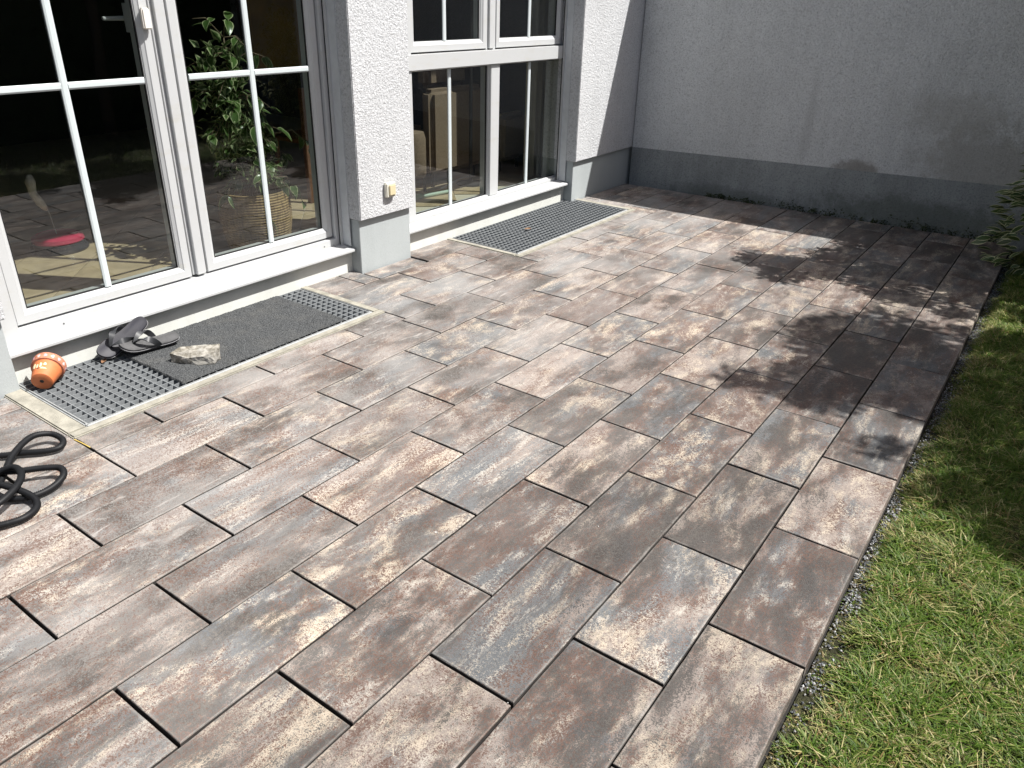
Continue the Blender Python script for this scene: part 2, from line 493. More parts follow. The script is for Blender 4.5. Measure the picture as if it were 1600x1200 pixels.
# lawn ground
def heightfield(name, x0, x1, y0, y1, nx, ny, fz, mat):
    v = []; f = []
    for j in range(ny+1):
        for i in range(nx+1):
            x = x0 + (x1-x0)*i/nx; y = y0 + (y1-y0)*j/ny
            v.append((x, y, fz(x, y)))
    for j in range(ny):
        for i in range(nx):
            a = j*(nx+1)+i
            f.append((a, a+1, a+nx+2, a+nx+1))
    mb = MB(); mb.add(v, f)
    return mb.build(name, mat, smooth='all')
def lawn_edge(y): return 0.058 + 0.022*mnoise.noise(Vector((y*3.1, 0, 0))) + 0.016*mnoise.noise(Vector((y*11, 4, 0)))
def lawn_z(x, y):
    d = x - lawn_edge(y)
    t = max(0.0, min(1.0, (d + 0.02)/0.06))
    t = t*t*(3-2*t)
    return -0.062 + 0.030*t + 0.010*mnoise.noise(Vector((x*5, y*5, 1))) + 0.004*mnoise.noise(Vector((x*25, y*25, 3)))
tag(heightfield('lawn', 0.003, 0.9, -2.6, 5.46, 60, 400, lawn_z, M['lawn']), kind='structure')
tag(heightfield('garden_soil', 0.9, 16.0, -12, 16, 24, 40, lambda x, y: -0.045, M['lawn']), kind='structure')
tag(heightfield('garden_bed', -3.6, 0.003, -12, -2.6, 8, 12, lambda x, y: -0.045, M['lawn']), kind='structure')

# gravel strip along the slab edge
def stone_cloud(name, n, place, size, colours, mat):
    rs = np.random.RandomState(5)
    octv = np.array([(1,0,0),(-1,0,0),(0,1,0),(0,-1,0),(0,0,1),(0,0,-1)], float)
    octf = np.array([(0,2,4),(2,1,4),(1,3,4),(3,0,4),(2,0,5),(1,2,5),(3,1,5),(0,3,5)])
    V = []; F = []; Cc = []
    for i in range(n):
        p = place(rs)
        s = size(rs)
        v = octv * rs.uniform(0.6, 1.25, (6, 3)) * s * np.array((1, 1, 0.75))
        a = rs.uniform(0, 6.28); ca, sa = math.cos(a), math.sin(a)
        b = rs.uniform(-.7, .7); cb, sb = math.cos(b), math.sin(b)
        Rm = np.array(((ca,-sa,0),(sa,ca,0),(0,0,1))) @ np.array(((1,0,0),(0,cb,-sb),(0,sb,cb)))
        V.append(v @ Rm.T + np.array(p)); F.append(octf + 6*i)
        c = np.array(colours[rs.randint(len(colours))]) * rs.uniform(0.7, 1.25)
        Cc.append(np.tile(np.append(c, 1), (6, 1)))
    V = np.concatenate(V); F = np.concatenate(F); Cc = np.concatenate(Cc)
    me = bpy.data.meshes.new(name)
    me.from_pydata(V.tolist(), [], F.tolist())
    at = me.attributes.new('tint', 'FLOAT_COLOR', 'POINT'); at.data.foreach_set('color', Cc.ravel())
    me.materials.append(mat)
    o = bpy.data.objects.new(name, me); col.objects.link(o)
    return o
def gp(rs):
    y = rs.uniform(-2.0, 5.3)
    dens = mnoise.noise(Vector((y*2.6, 9, 0)))
    wmax = lawn_edge(y) + 0.012
    x = 0.004 + abs(rs.normal(0, 0.03)) if rs.rand() < .8 else rs.uniform(0.004, wmax)
    x = min(x, wmax)
    if dens < -0.05 and rs.rand() < .75: return (x, y, lawn_z(x, y) - 0.02)
    return (x, y, lawn_z(x, y) + rs.uniform(0.0, 0.006) + 0.004)
gr = stone_cloud('gravel', 8000, gp, lambda rs: rs.uniform(0.0022, 0.0062),
    [(0.14,0.15,0.16),(0.08,0.085,0.095),(0.24,0.25,0.26),(0.05,0.05,0.05),(0.09,0.07,0.05),(0.36,0.36,0.36)], mat_tint('gravel_chips', 0.7))
tag(gr, kind='stuff')

def gritp(rs):
    while True:
        x, y = rs.uniform(-2.7, -0.02), rs.uniform(-1.2, 5.1)
        if rs.rand() < 0.25 or abs((x/0.29641) % 1 - 0.5) > 0.42: return (x, y, 0.0022)
tag(stone_cloud('grit', 170, gritp, lambda rs: rs.uniform(0.0012, 0.0032), [(0.5,0.5,0.48),(0.25,0.24,0.22),(0.10,0.09,0.08),(0.30,0.25,0.18)], bpy.data.materials['gravel_chips']), kind='stuff')
# grass
def grass(name, n, xf, yr, h0, h1, seed, wscale=1.0):
    rs = np.random.RandomState(seed)
    ys = rs.uniform(yr[0], yr[1], n)
    V = np.zeros((n, 5, 3)); T = np.zeros((n, 5, 4))
    pal = np.array([(0.080,0.150,0.016),(0.115,0.185,0.024),(0.052,0.105,0.012),(0.175,0.225,0.050),(0.44,0.40,0.19),(0.28,0.20,0.08),(0.22,0.25,0.065)])
    for i in range(n):
        y = ys[i]; e = lawn_edge(y)
        x = xf(rs, y, e)
        z = lawn_z(x, y) if x < 0.9 else -0.045
        near = max(0.0, 1.0 - (x - e)/0.10)
        tuft = mnoise.noise(Vector((x*9, y*9, 11)))
        dry = mnoise.noise(Vector((x*6, y*6, 31))) + 0.45*near
        h = rs.uniform(h0, h1) * (1.0 + 0.6*tuft) * (1.0 - 0.45*near)
        bare = mnoise.noise(Vector((x*8, y*8, 51)))
        if bare < -0.22: h *= 0.45
        a = rs.uniform(0, 6.283)
        lean = rs.uniform(0.4, 1.9)
        dx, dy = math.cos(a), math.sin(a)
        px, py = -dy, dx
        w = rs.uniform(0.0010, 0.0024)*wscale
        up = 1.0/(1.0+lean*0.5)
        b = np.array((x, y, z-0.004)); 
        mid = b + np.array((dx*h*lean*0.35, dy*h*lean*0.35, h*0.62*up))
        tip = b + np.array((dx*h*lean*(0.95), dy*h*lean*0.95, h*up*rs.uniform(0.55, 1.05)))
        pv = np.array((px, py, 0.0))*w
        V[i,0] = b - pv; V[i,1] = b + pv; V[i,2] = mid - pv*0.85; V[i,3] = mid + pv*0.85; V[i,4] = tip
        if rs.rand() < 0.20 + max(0, dry)*0.6: c = pal[rs.choice([4,4,5,6])]
        else: c = pal[rs.choice([0,0,1,1,2,3])]
        c = c * rs.uniform(0.75, 1.25)
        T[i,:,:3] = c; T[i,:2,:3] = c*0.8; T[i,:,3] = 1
    V = V.reshape(-1, 3)
    base = np.arange(n)[:,None]*5
    q = (base + np.array((0,1,3,2))).tolist(); tr = (base + np.array((2,3,4))).tolist()
    me = bpy.data.meshes.new(name)
    me.from_pydata(V.tolist(), [], q + tr)
    at = me.attributes.new('tint', 'FLOAT_COLOR', 'POINT'); at.data.foreach_set('color', T.ravel())
    me.materials.append(M['grass'])
    me.polygons.foreach_set('use_smooth', [True]*len(me.polygons))
    o = bpy.data.objects.new(name, me); col.objects.link(o)
    return o
M['grass'] = mat_grass()
def gx1(rs, y, e):
    x = e + abs(rs.uniform(0, 0.62))
    if rs.rand() < 0.13: x = e + rs.normal(0.0, 0.022)
    return max(0.015, x)
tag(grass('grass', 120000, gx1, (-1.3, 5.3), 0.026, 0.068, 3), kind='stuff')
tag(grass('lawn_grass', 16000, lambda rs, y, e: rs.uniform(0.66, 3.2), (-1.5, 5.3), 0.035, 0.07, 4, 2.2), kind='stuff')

# ------------------------------------------------------------------ boundary wall
bw = empty('boundary_wall', (-1.0, wall_y(-1.0), 0))
tag(bw, 'tall rough rendered grey garden wall with darker painted base band, closing the far end', 'wall')
def skew_box(mb, x0, x1, dy0, dy1, z0, z1a, z1b, z0b=None):
    z0b = z0 if z0b is None else z0b
    ya, yb = wall_y(x0), wall_y(x1)
    v = [(x0,ya+dy0,z0),(x1,yb+dy0,z0b),(x1,yb+dy1,z0b),(x0,ya+dy1,z0),(x0,ya+dy0,z1a),(x1,yb+dy0,z1b),(x1,yb+dy1,z1b),(x0,ya+dy1,z1a)]
    mb.add(v, [(0,3,2,1),(4,5,6,7),(0,1,5,4),(1,2,6,5),(2,3,7,6),(3,0,4,7)])
w_ = MB(); skew_box(w_, -3.391, 6.0, 0.004, 0.28, 0.356, 2.52, 2.52, 0.41 + 0.17)
w_.build('wall_face', M['stucco_grey'], bw)
w_ = MB(); skew_box(w_, -3.391, 6.0, 0.0, 0.28, -0.3, 0.355, 0.41 + 0.169)
w_.build('base_band', M['band_grey'], bw)
w_ = MB(); skew_box(w_, -3.398, 6.0, -0.02, 0.30, 2.521, 2.56, 2.56)
w_.build('coping', M['plinth'], bw, bevel=0.004)

# ------------------------------------------------------------------ house
house = empty('house', (-3.7, 1.9, 0))
tag(house, 'white rendered house front with grey base, glazed patio door and large window', 'house')
HT = 2.95
b = MB()
b.box(-3.76, -3.400, -4.5, -0.515, 0.356, HT)
b.box(-3.76, -3.400, 1.628, 2.133, 0.356, HT)
b.box(-3.76, -3.400, 4.268, 5.60, 0.356, HT)
b.box(-3.76, -3.400, -4.5, 5.60, HT, 5.4)
b.build('wall', M['stucco'], house, bevel=0.005, seg=2)
for (y0, y1) in ((-4.5, -0.530), (1.640, 2.120), (4.280, 5.60)):
    b = MB(); b.box(-3.76, -3.431, y0, y1, -0.3, 0.354); b.build('base_plinth', M['plinth'], house, bevel=0.003)
for (y0, y1) in ((-0.529, 1.639), (2.121, 4.279)):
    b = MB(); b.box(-3.76, -3.516, y0, y1, -0.3, 0.150); b.build('threshold_wall', M['threshold'], house)
for (y0, y1) in ((1.621, 1.6275), (4.262, 4.2675)):
    b = MB(); b.box(-3.578, -3.500, y0, y1, 0.176, HT); b.build('reveal_strip', M['smooth'], house)
# room shell behind the glass
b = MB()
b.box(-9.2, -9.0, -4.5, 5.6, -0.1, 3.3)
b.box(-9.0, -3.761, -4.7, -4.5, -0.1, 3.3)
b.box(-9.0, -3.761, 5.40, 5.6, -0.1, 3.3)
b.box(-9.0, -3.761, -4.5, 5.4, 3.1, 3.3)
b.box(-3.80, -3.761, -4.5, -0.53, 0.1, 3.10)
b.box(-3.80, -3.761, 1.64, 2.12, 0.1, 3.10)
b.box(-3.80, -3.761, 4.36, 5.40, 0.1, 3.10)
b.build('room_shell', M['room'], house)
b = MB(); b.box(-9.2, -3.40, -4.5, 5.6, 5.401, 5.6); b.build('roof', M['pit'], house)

def sill(y0, y1):
    s = MB()
    prof = [(-3.584, 0.160), (-3.584, 0.176), (-3.474, 0.164), (-3.466, 0.160), (-3.466, 0.146), (-3.472, 0.146), (-3.476, 0.154)]
    s.prism_y(prof, y0, y1)
    return s.build('sill', M['upvc'], house, bevel=0.0012)
sill(-0.529, 1.627); sill(2.134, 4.267)

def sash_mesh(y0, y1, z0, z1, xf=-3.606):
    s = MB()
    I = lambda d, x: (y0+d, y1-d, z0+d, z1-d, x)
    s.rings_yz([I(0, -3.68), I(0, xf-0.004), I(0.003, xf), I(0.042, xf), I(0.046, xf-0.005), I(0.060, xf-0.013), I(0.0625, xf-0.018), I(0.0665, xf-0.020), I(0.0665, -3.68)])
    return s
def gasket(y0, y1, z0, z1, x, parent):
    s = MB(); I = lambda d, xx: (y0+d, y1-d, z0+d, z1-d, xx)
    s.rings_yz([I(0, x-0.01), I(0, x+0.003), I(0.004, x+0.003), I(0.004, x-0.01)])
    return s.build('gasket', M['black'], parent)
def pane(y0, y1, z0, z1, x, parent):
    s = MB(); s.add([(x,y0,z0),(x,y1,z0),(x,y1,z1),(x,y0,z1)], [(0,1,2,3)])
    return s.build('pane', M['glass'], parent)
def bar_v(y, z0, z1, x, parent, w=0.017):
    s = MB()
    pr = [(x, y-w), (x+0.008, y-w), (x+0.012, y-w*0.55), (x+0.012, y+w*0.55), (x+0.008, y+w), (x, y+w)]
    v = [(a, b_, z0) for a, b_ in pr] + [(a, b_, z1) for a, b_ in pr]; n = 6
    s.add(v, [(i,(i+1)%n,n+(i+1)%n,n+i) for i in range(n)] + [tuple(range(n))[::-1], tuple(range(n,2*n))])
    return s.build('glazing_bar', M['bar'], parent)
def bar_h(z, y0, y1, x, parent, w=0.016):
    s = MB()
    s.prism_y([(x, z-w), (x+0.008, z-w), (x+0.012, z-w*0.55), (x+0.012, z+w*0.55), (x+0.008, z+w), (x, z+w)], y0, y1)
    return s.build('glazing_bar', M['bar'], parent)
def guide_rail(yin, yout, parent):
    """roller shutter guide: solid black block as the slot with a white front lip"""
    a, b_ = min(yin, yout), max(yin, yout)
    s = MB()
    s.box(-3.584, -3.571, a, b_, 0.180, HT, 1)  # solid block coloured black for the shade inside the slot
    lo, hi = (a-0.004, b_) if yin < yout else (a, b_+0.004)
    s.box(-3.571, -3.563, lo, hi, 0.172, HT, 0)
    return s.build('guide_rail', [M['upvc'], M['black']], parent)

GX = -3.630
# --- patio door
fr = MB()
fr.rings_yz([(-0.529,1.620,0.160,HT,-3.70),(-0.529,1.620,0.160,HT,-3.585),(-0.413,1.575,0.2205,2.882,-3.585),(-0.411,1.573,0.2225,2.880,-3.588),(-0.411,1.573,0.2225,2.880,-3.70)])
door = fr.build('patio_door', M['upvc'], house)
s_ = MB(); s_.box(-3.72, -3.640, -0.408, 1.570, 0.19, 0.2235); s_.box(-3.72, -3.640, 0.53, 0.62, 0.2275, 2.87); s_.build('rebate', M['pit'], door)
for (y0, y1, yb) in ((-0.404, 0.526, 0.062), (0.627, 1.566, 1.093)):
    sa = sash_mesh(y0, y1, 0.2325, 2.872).build('sash', M['upvc'], door)
    d = 0.0655
    gasket(y0+d, y1-d, 0.2325+d, 2.872-d, GX+0.003, door)
    pane(y0+0.05, y1-0.05, 0.27, 2.84, GX, door)
    bar_v(yb, 0.2325+d+0.001, 2.872-d, GX+0.002, door)
    for zb in (1.259, 1.95):
        bar_h(zb, y0+d+0.008, yb-0.0172, GX+0.002, door); bar_h(zb, yb+0.0172, y1-d-0.008, GX+0.002, door)
s_ = MB(); s_.box(-3.66, -3.593, 0.554, 0.606, 0.236, 2.87); s_.box(-3.66, -3.614, 0.536, 0.554, 0.236, 2.87); s_.box(-3.66, -3.609, 0.606, 0.618, 0.236, 2.87)
s_.build('mullion', M['upvc'], door, bevel=0.002)
guide_rail(1.603, 1.6205, door); guide_rail(-0.478, -0.5285, door)
s_ = MB(); s_.box(-3.602, -3.575, 0.476, 0.518, 1.489, 1.583); tag(s_.build('grip', simple('cream_plastic', (0.74, 0.70, 0.64), 0.4), door, bevel=0.006, seg=3), 'small cream pull grip')
s_ = MB(); s_.box(-3.74, -3.69, 0.475, 0.505, 1.47, 1.60); s_.tube([(-3.75, 0.50, 1.532), (-3.752, 0.45, 1.532), (-3.752, 0.375, 1.531)], [0.012, 0.011, 0.010], 8)
s_.build('lever_handle', M['upvc'], door, bevel=0.002)
for yy in (-0.21, 1.47):
    s_ = MB(); s_.tube([(-3.583, yy, 0.190), (-3.5835+0.001, yy, 0.190)], 0.004, 8); s_.build('drain_hole', M['black'], door)
# --- big window right of the pier
fr = MB()
fr.rings_yz([(2.134,4.3595,0.160,HT,-3.70),(2.134,4.3595,0.160,HT,-3.588),(2.358,4.302,0.198,2.882,-3.588),(2.360,4.300,0.200,2.880,-3.592),(2.360,4.300,0.200,2.880,-3.70)])
win = fr.build('window', M['upvc'], house)
s_ = MB(); s_.box(-3.70, -3.576, 2.134, 4.300, 1.203, 1.303); s_.build('transom', M['upvc'], win, bevel=0.003)
s_ = MB(); s_.box(-3.70, -3.594, 3.258, 3.372, 0.2005, 1.2025); s_.build('post', M['upvc'], win, bevel=0.004)
s_ = MB(); s_.box(-3.66, -3.596, 3.238, 3.296, 1.312, 2.87); s_.box(-3.66, -3.614, 3.217, 3.238, 1.3035, 2.87); s_.box(-3.66, -3.610, 3.296, 3.326, 1.3035, 2.87)
s_.build('mullion', M['upvc'], win, bevel=0.002)
for (y0, y1, yb) in ((2.360, 3.258, 2.793), (3.372, 4.300, 3.815)):
    s_ = MB(); I = lambda d, x: (y0+d, y1-d, 0.2002+d, 1.2028-d, x)
    s_.rings_yz([I(0.0, -3.606), I(0.004, -3.606), I(0.010, -3.616), I(0.012, -3.64)]); s_.build('bead', M['upvc'], win)
    gasket(y0+0.012, y1-0.012, 0.212, 1.191, GX+0.001, win)
    pane(y0, y1, 0.2001, 1.2029, GX, win)
    bar_v(yb, 0.213, 1.190, GX+0.002, win, 0.017)
for (y0, y1, yb) in ((2.362, 3.213, 2.745), (3.331, 4.262, 3.790)):
    sash_mesh(y0, y1, 1.313, 2.872, -3.606).build('sash', M['upvc'], win)
    d = 0.0655
    gasket(y0+d, y1-d, 1.313+d, 2.872-d, GX+0.001, win)
    pane(y0+0.05, y1-0.05, 1.35, 2.84, GX, win)
    bar_v(yb, 1.313+d, 2.872-d, GX+0.002, win)
guide_rail(4.243, 4.2615, win)

# --- wall switch on the pier
sw = empty('light_switch', (-3.40, 1.893, 0.52)); tag(sw, 'small cream light switch on the white pier between the doors', 'light switch')
s_ = MB(); s_.box(-3.402, -3.372, 1.848, 1.938, 0.470, 0.566); s_.build('switch_frame', simple('pale_switch_plastic', (0.62, 0.60, 0.52), 0.5), sw, bevel=0.006, seg=3)
s_ = MB(); s_.box(-3.373, -3.362, 1.868, 1.926, 0.484, 0.552); s_.build('rocker', simple('yellowed_plastic', (0.60, 0.52, 0.33), 0.45), sw, bevel=0.004, seg=2)

# ------------------------------------------------------------------ light wells
def light_well(label, gx0, gx1, gy0, gy1, fy0, fy1, fx1, ztop):
    e = empty('light_well', ((gx0+gx1)/2, (gy0+gy1)/2, 0)); tag(e, label, 'light well', 'gratings in front of the glazed doors')
    k = MB()   # concrete surround in three sides, mitre free
    k.box(gx1, fx1, fy0, fy1, -0.3, ztop)
    k.box(-3.514, gx1, fy0, gy0, -0.3, ztop); k.box(-3.514, gx1, gy1, fy1, -0.3, ztop)
    k.build('concrete_surround', M['mortar'], e, bevel=0.006)
    p = MB()
    p.box(gx0-0.02, gx1, gy0, gy1, -0.62, -0.60)
    p.build('shaft_floor', M['pit'], e)
    a = MB()   # angle frame
    t = 0.018
    a.box(gx1-t, gx1-0.001, gy0+0.001, gy1-0.001, -0.03, ztop+0.004)
    a.box(gx0, gx1-t, gy0+0.001, gy0+t, -0.03, ztop+0.004); a.box(gx0, gx1-t, gy1-t, gy1-0.001, -0.03, ztop+0.004)
    a.build('grating_frame', M['galv_pale'], e, bevel=0.007, seg=3)
    gb = MB()
    x0, x1, y0, y1 = gx0, gx1-t, gy0+t, gy1-t
    nx = round((x1-x0)/0.0425); ny = round((y1-y0)/0.0425)
    h = 0.0016
    for i in range(nx):
        x = x0 + (x1-x0)*i/nx + 0.002
        gb.box(x-h, x+h, y0, y1, -0.034, ztop)
    for j in range(1, ny):
        y = y0 + (y1-y0)*j/ny
        gb.box(x0, x1, y-h, y+h, -0.033, ztop-0.001)
    tag(gb.build('bars', M['galv'], e), kind='stuff')
    return e
light_well('near galvanised grating in pale concrete, half covered by the doormat', -3.498, -2.872, -0.522, 1.182, -0.603, 1.234, -2.826, 0.006)
light_well('uncovered galvanised grating set in pale concrete below the far window', -3.498, -2.876, 2.652, 4.350, 2.607, 4.414, -2.832, 0.004)

# ------------------------------------------------------------------ doormat
def heightgrid_mat():
    nx, ny = 150, 260
    x0, x1, y0, y1 = -3.490, -2.902, -0.045, 0.985
    rs = np.random.RandomState(2)
    v = []; f = []
    for j in range(ny+1):
        for i in range(nx+1):
            u = i/nx; w = j/ny
            ex = 0.006*mnoise.noise(Vector((w*14, 0, 3))); ey = 0.007*mnoise.noise(Vector((u*9, 5, 0)))
            x = x0 + (x1-x0)*u + ex*(1 if u > .5 else .6) + rs.uniform(-.0012, .0012); y = y0 + (y1-y0)*w + ey + rs.uniform(-.0012, .0012)
            ed = min(i, nx-i, j, ny-j)
            z = 0.0165 + rs.uniform(-0.0022, 0.0022) + 0.0025*mnoise.noise(Vector((u*6, w*9, 2)))
            if ed == 0: z = 0.0085
            v.append((x, y, z))
    for j in range(ny):
        for i in range(nx):
            a = j*(nx+1)+i; f.append((a, a+1, a+nx+2, a+nx+1))
    mb = MB(); mb.add(v, f)
    t = NT('doormat_fibre')
    n = t.noise(t.coord(), 260, 3, 0.8); n2 = t.noise(t.coord(), 7, 5, 0.6)
    c = t.mix(t.ramp(n, 0.40, 0.66), (0.030, 0.032, 0.034), (0.135, 0.140, 0.142))
    t.base(t.mix(t.ramp(n2, 0.45, 0.75, 0, 0.35), c, (0.12, 0.118, 0.11))); t.rough(0.95)
    t.p.inputs['Specular IOR Level'].default_value = 0.15
    return mb.build('doormat', t.mat)
tag(heightgrid_mat(), 'coarse dark grey doormat lying over the near light well grating', 'doormat')

# ------------------------------------------------------------------ flip-flops
def flipflop(label, Mw, dark):
    e = empty('flip_flop', Mw.translation); tag(e, label, 'flip-flop', 'pair of flip-flops by the door')
    # outline: x along the foot (toe +), y across
    prof = [(-0.145,0.0),(-0.141,0.022),(-0.128,0.034),(-0.09,0.040),(-0.04,0.038),(0.01,0.041),(0.06,0.049),(0.10,0.051),(0.125,0.043),(0.142,0.026),(0.149,0.004)]
    prof2 = [(0.147,-0.014),(0.136,-0.030),(0.11,-0.043),(0.06,-0.047),(0.01,-0.036),(-0.04,-0.034),(-0.09,-0.037),(-0.128,-0.031),(-0.141,-0.018)]
    out = prof + prof2
    # smooth outline
    for _ in range(2):
        o2 = []
        for i in range(len(out)):
            a = Vector(out[i]); b_ = Vector(out[(i+1) % len(out)])
            o2 += [tuple(a*0.75+b_*0.25), tuple(a*0.25+b_*0.75)]
        out = o2
    n = len(out)
    lift = lambda x: 0.020*max(0, x/0.149)**2.2 + 0.012*max(0, -x/0.145)**2 
    def sole(z0, z1, inset, name, mat):
        s = MB(); v = []
        cx = 0.0
        def ring(k, zz): return [(x*(1-k/0.15), y*(1-k/0.045), zz + lift(x)) for x, y in out]
        rs_ = [ring(inset+0.0015, z0), ring(inset, z0+0.002), ring(inset, z1-0.002), ring(inset+0.002, z1), ring(inset+0.007, z1-0.0010), ring(inset+0.022, z1-0.0018)]
        f = []
        for q in rs_: v += q
        for k in range(len(rs_)-1):
            for i in range(n):
                j = (i+1) % n; f.append((k*n+i, k*n+j, (k+1)*n+j, (k+1)*n+i))
        # fill bottom and top with strips across
        for base, rev in ((0, True), ((len(rs_)-1)*n, False)):
            vv = [v[base+i] for i in range(n)]
            ctr = len(v); 
            ax = [(x, 0.0) for x in np.linspace(-0.11, 0.11, 5)]
            v.append((0, 0, (z0 if rev else z1-0.0018)))
            for i in range(n):
                j = (i+1) % n
                f.append((ctr, base+j, base+i) if rev else (ctr, base+i, base+j))
        s.add([Mw @ Vector(p) for p in v], f)
        return s.build(name, mat, e, smooth=True)
    sole(0.0, 0.011, 0.0, 'outsole', M['black_foam']); sole(0.0112, 0.0235, 0.001, 'footbed', dark)
    ln = MB()
    pts = [Mw @ Vector((x*1.002, y*1.003, 0.0112+lift(x))) for x, y in out]; pts.append(pts[0])
    ln.tube(pts, 0.0016, 5, caps=False); ln.build('welt', M['welt'], e)
    # straps: flat bands from the toe post to the two sides
    for sgn in (1, -1):
        s = MB(); ys = 0.043*sgn if sgn > 0 else -0.038
        P0 = Vector((0.078, 0.004, 0.040)); P1 = Vector((0.050, ys*0.65, 0.088)); P2 = Vector((0.000, ys*1.30, 0.078)); P3 = Vector((-0.032, ys*0.98, 0.016))
        sec = []
        for i in range(13):
            u = i/12
            p = P0*(1-u)**3 + P1*3*u*(1-u)**2 + P2*3*u*u*(1-u) + P3*u**3
            dp = ((P1-P0)*3*(1-u)**2 + (P2-P1)*6*u*(1-u) + (P3-P2)*3*u*u).normalized()
            wdt = 0.007 + 0.008*min(1, u*2.2)
            side = Vector((1, 0, 0)) - dp*dp.x; side.normalize()
            nr = dp.cross(side).normalized()
            th = 0.0018
            sec.append([p+side*wdt+nr*th, p-side*wdt+nr*th, p-side*wdt-nr*th, p+side*wdt-nr*th])
        v = [Mw @ q for c in sec for q in c]; f = []
        for i in range(12):
            for k in range(4):
                k2 = (k+1) % 4; f.append((i*4+k, i*4+k2, (i+1)*4+k2, (i+1)*4+k))
        f += [(3,2,1,0), (48,49,50,51)]
        s.add(v, f); s.build('strap', M['strap'], e, smooth=True)
    s = MB(); s.tube([Mw @ Vector((0.082,0.003,0.012)), Mw @ Vector((0.080,0.004,0.038))], 0.0045, 8); s.build('toe_post', M['strap'], e)
    return e
M['black_foam'] = simple('black_foam', (0.018, 0.018, 0.020), 0.7, var=0.2)
M['welt'] = simple('grey_welt', (0.22, 0.22, 0.23), 0.6)
M['strap'] = simple('strap_grey', (0.034, 0.036, 0.040), 0.5, var=0.15, scale=60)
M['footbed'] = simple('footbed_lit', (0.075, 0.075, 0.077), 0.65, var=0.2, scale=25)  # lit copy of the footbed, paler for the sunlit flip-flop
M['footbed_shaded'] = simple('footbed_shaded', (0.020, 0.020, 0.028), 0.6, var=0.2, scale=25)  # shaded copy of the footbed, shade and bluish sky reflection in its colour
def pose(loc, toe, nrm):
    x = Vector(toe).normalized(); z = Vector(nrm); z = (z - x*z.dot(x)).normalized(); y = z.cross(x)
    return Matrix(((x.x,y.x,z.x,loc[0]),(x.y,y.y,z.y,loc[1]),(x.z,y.z,z.z,loc[2]),(0,0,0,1)))
flipflop('black flip-flop lying flat with its heel on the dark doormat beside the pale stone', pose((-3.355, 0.075, 0.040), (-0.18, -1.0, 0.05), (0.30, 0.05, 1.0)), M['footbed'])
flipflop('black flip-flop propped up steeply against the cream wall under the door', pose((-3.452, -0.005, 0.075), (0.03, -1.0, -0.42), (0.62, -0.35, 0.75)), M['footbed_shaded'])

# ------------------------------------------------------------------ stone
def stone():
    pts = [(-0.135,-0.030,0.0),(0.02,-0.055,0.0),(0.115,-0.030,0.0),(0.125,0.040,0.0),(-0.02,0.055,0.0),(-0.120,0.030,0.0),
           (-0.145,-0.020,0.052),(-0.10,0.035,0.066),(0.02,0.060,0.078),(0.125,0.055,0.088),(0.140,0.000,0.083),(0.06,-0.045,0.052),(-0.03,-0.052,0.042),(0.135,-0.02,0.03)]
    bm = bmesh.new()
    for p in pts: bm.verts.new(p)
    bmesh.ops.convex_hull(bm, input=bm.verts)
    bmesh.ops.triangulate(bm, faces=bm.faces)
    for _ in range(4):
        bmesh.ops.subdivide_edges(bm, edges=[e for e in bm.edges if e.calc_length() > 0.014], cuts=1, use_grid_fill=True)
        bmesh.ops.triangulate(bm, faces=bm.faces)
    bm.normal_update()
    for v in bm.verts:
        n = v.normal.copy()
        v.co += n * (0.006*mnoise.noise(v.co*22) + 0.003*mnoise.noise(v.co*75))
    me = bpy.data.meshes.new('stone'); bm.to_mesh(me); bm.free()
    t = NT('broken_stone'); nz = t.noise(t.coord(), 28, 6, 0.65); up = t.noise(t.coord(), 9, 4, 0.6)
    c = t.mix(t.ramp(nz, 0.38, 0.62), (0.15, 0.135, 0.105), (0.36, 0.34, 0.30)); c = t.mix(t.ramp(up, 0.45, 0.65), c, (0.40, 0.385, 0.35))
    t.base(c); t.rough(0.9); t.bump(nz, 0.6, 0.006)
    me.materials.append(t.mat)
    o = bpy.data.objects.new('stone', me); col.objects.link(o)
    o.location = (-3.055, 0.135, 0.017); o.rotation_euler = (0, 0, R(33)); o.scale = (0.86, 0.86, 0.86)
    return o
tag(stone(), 'angular pale grey broken stone weighing down the dark doormat', 'stone')

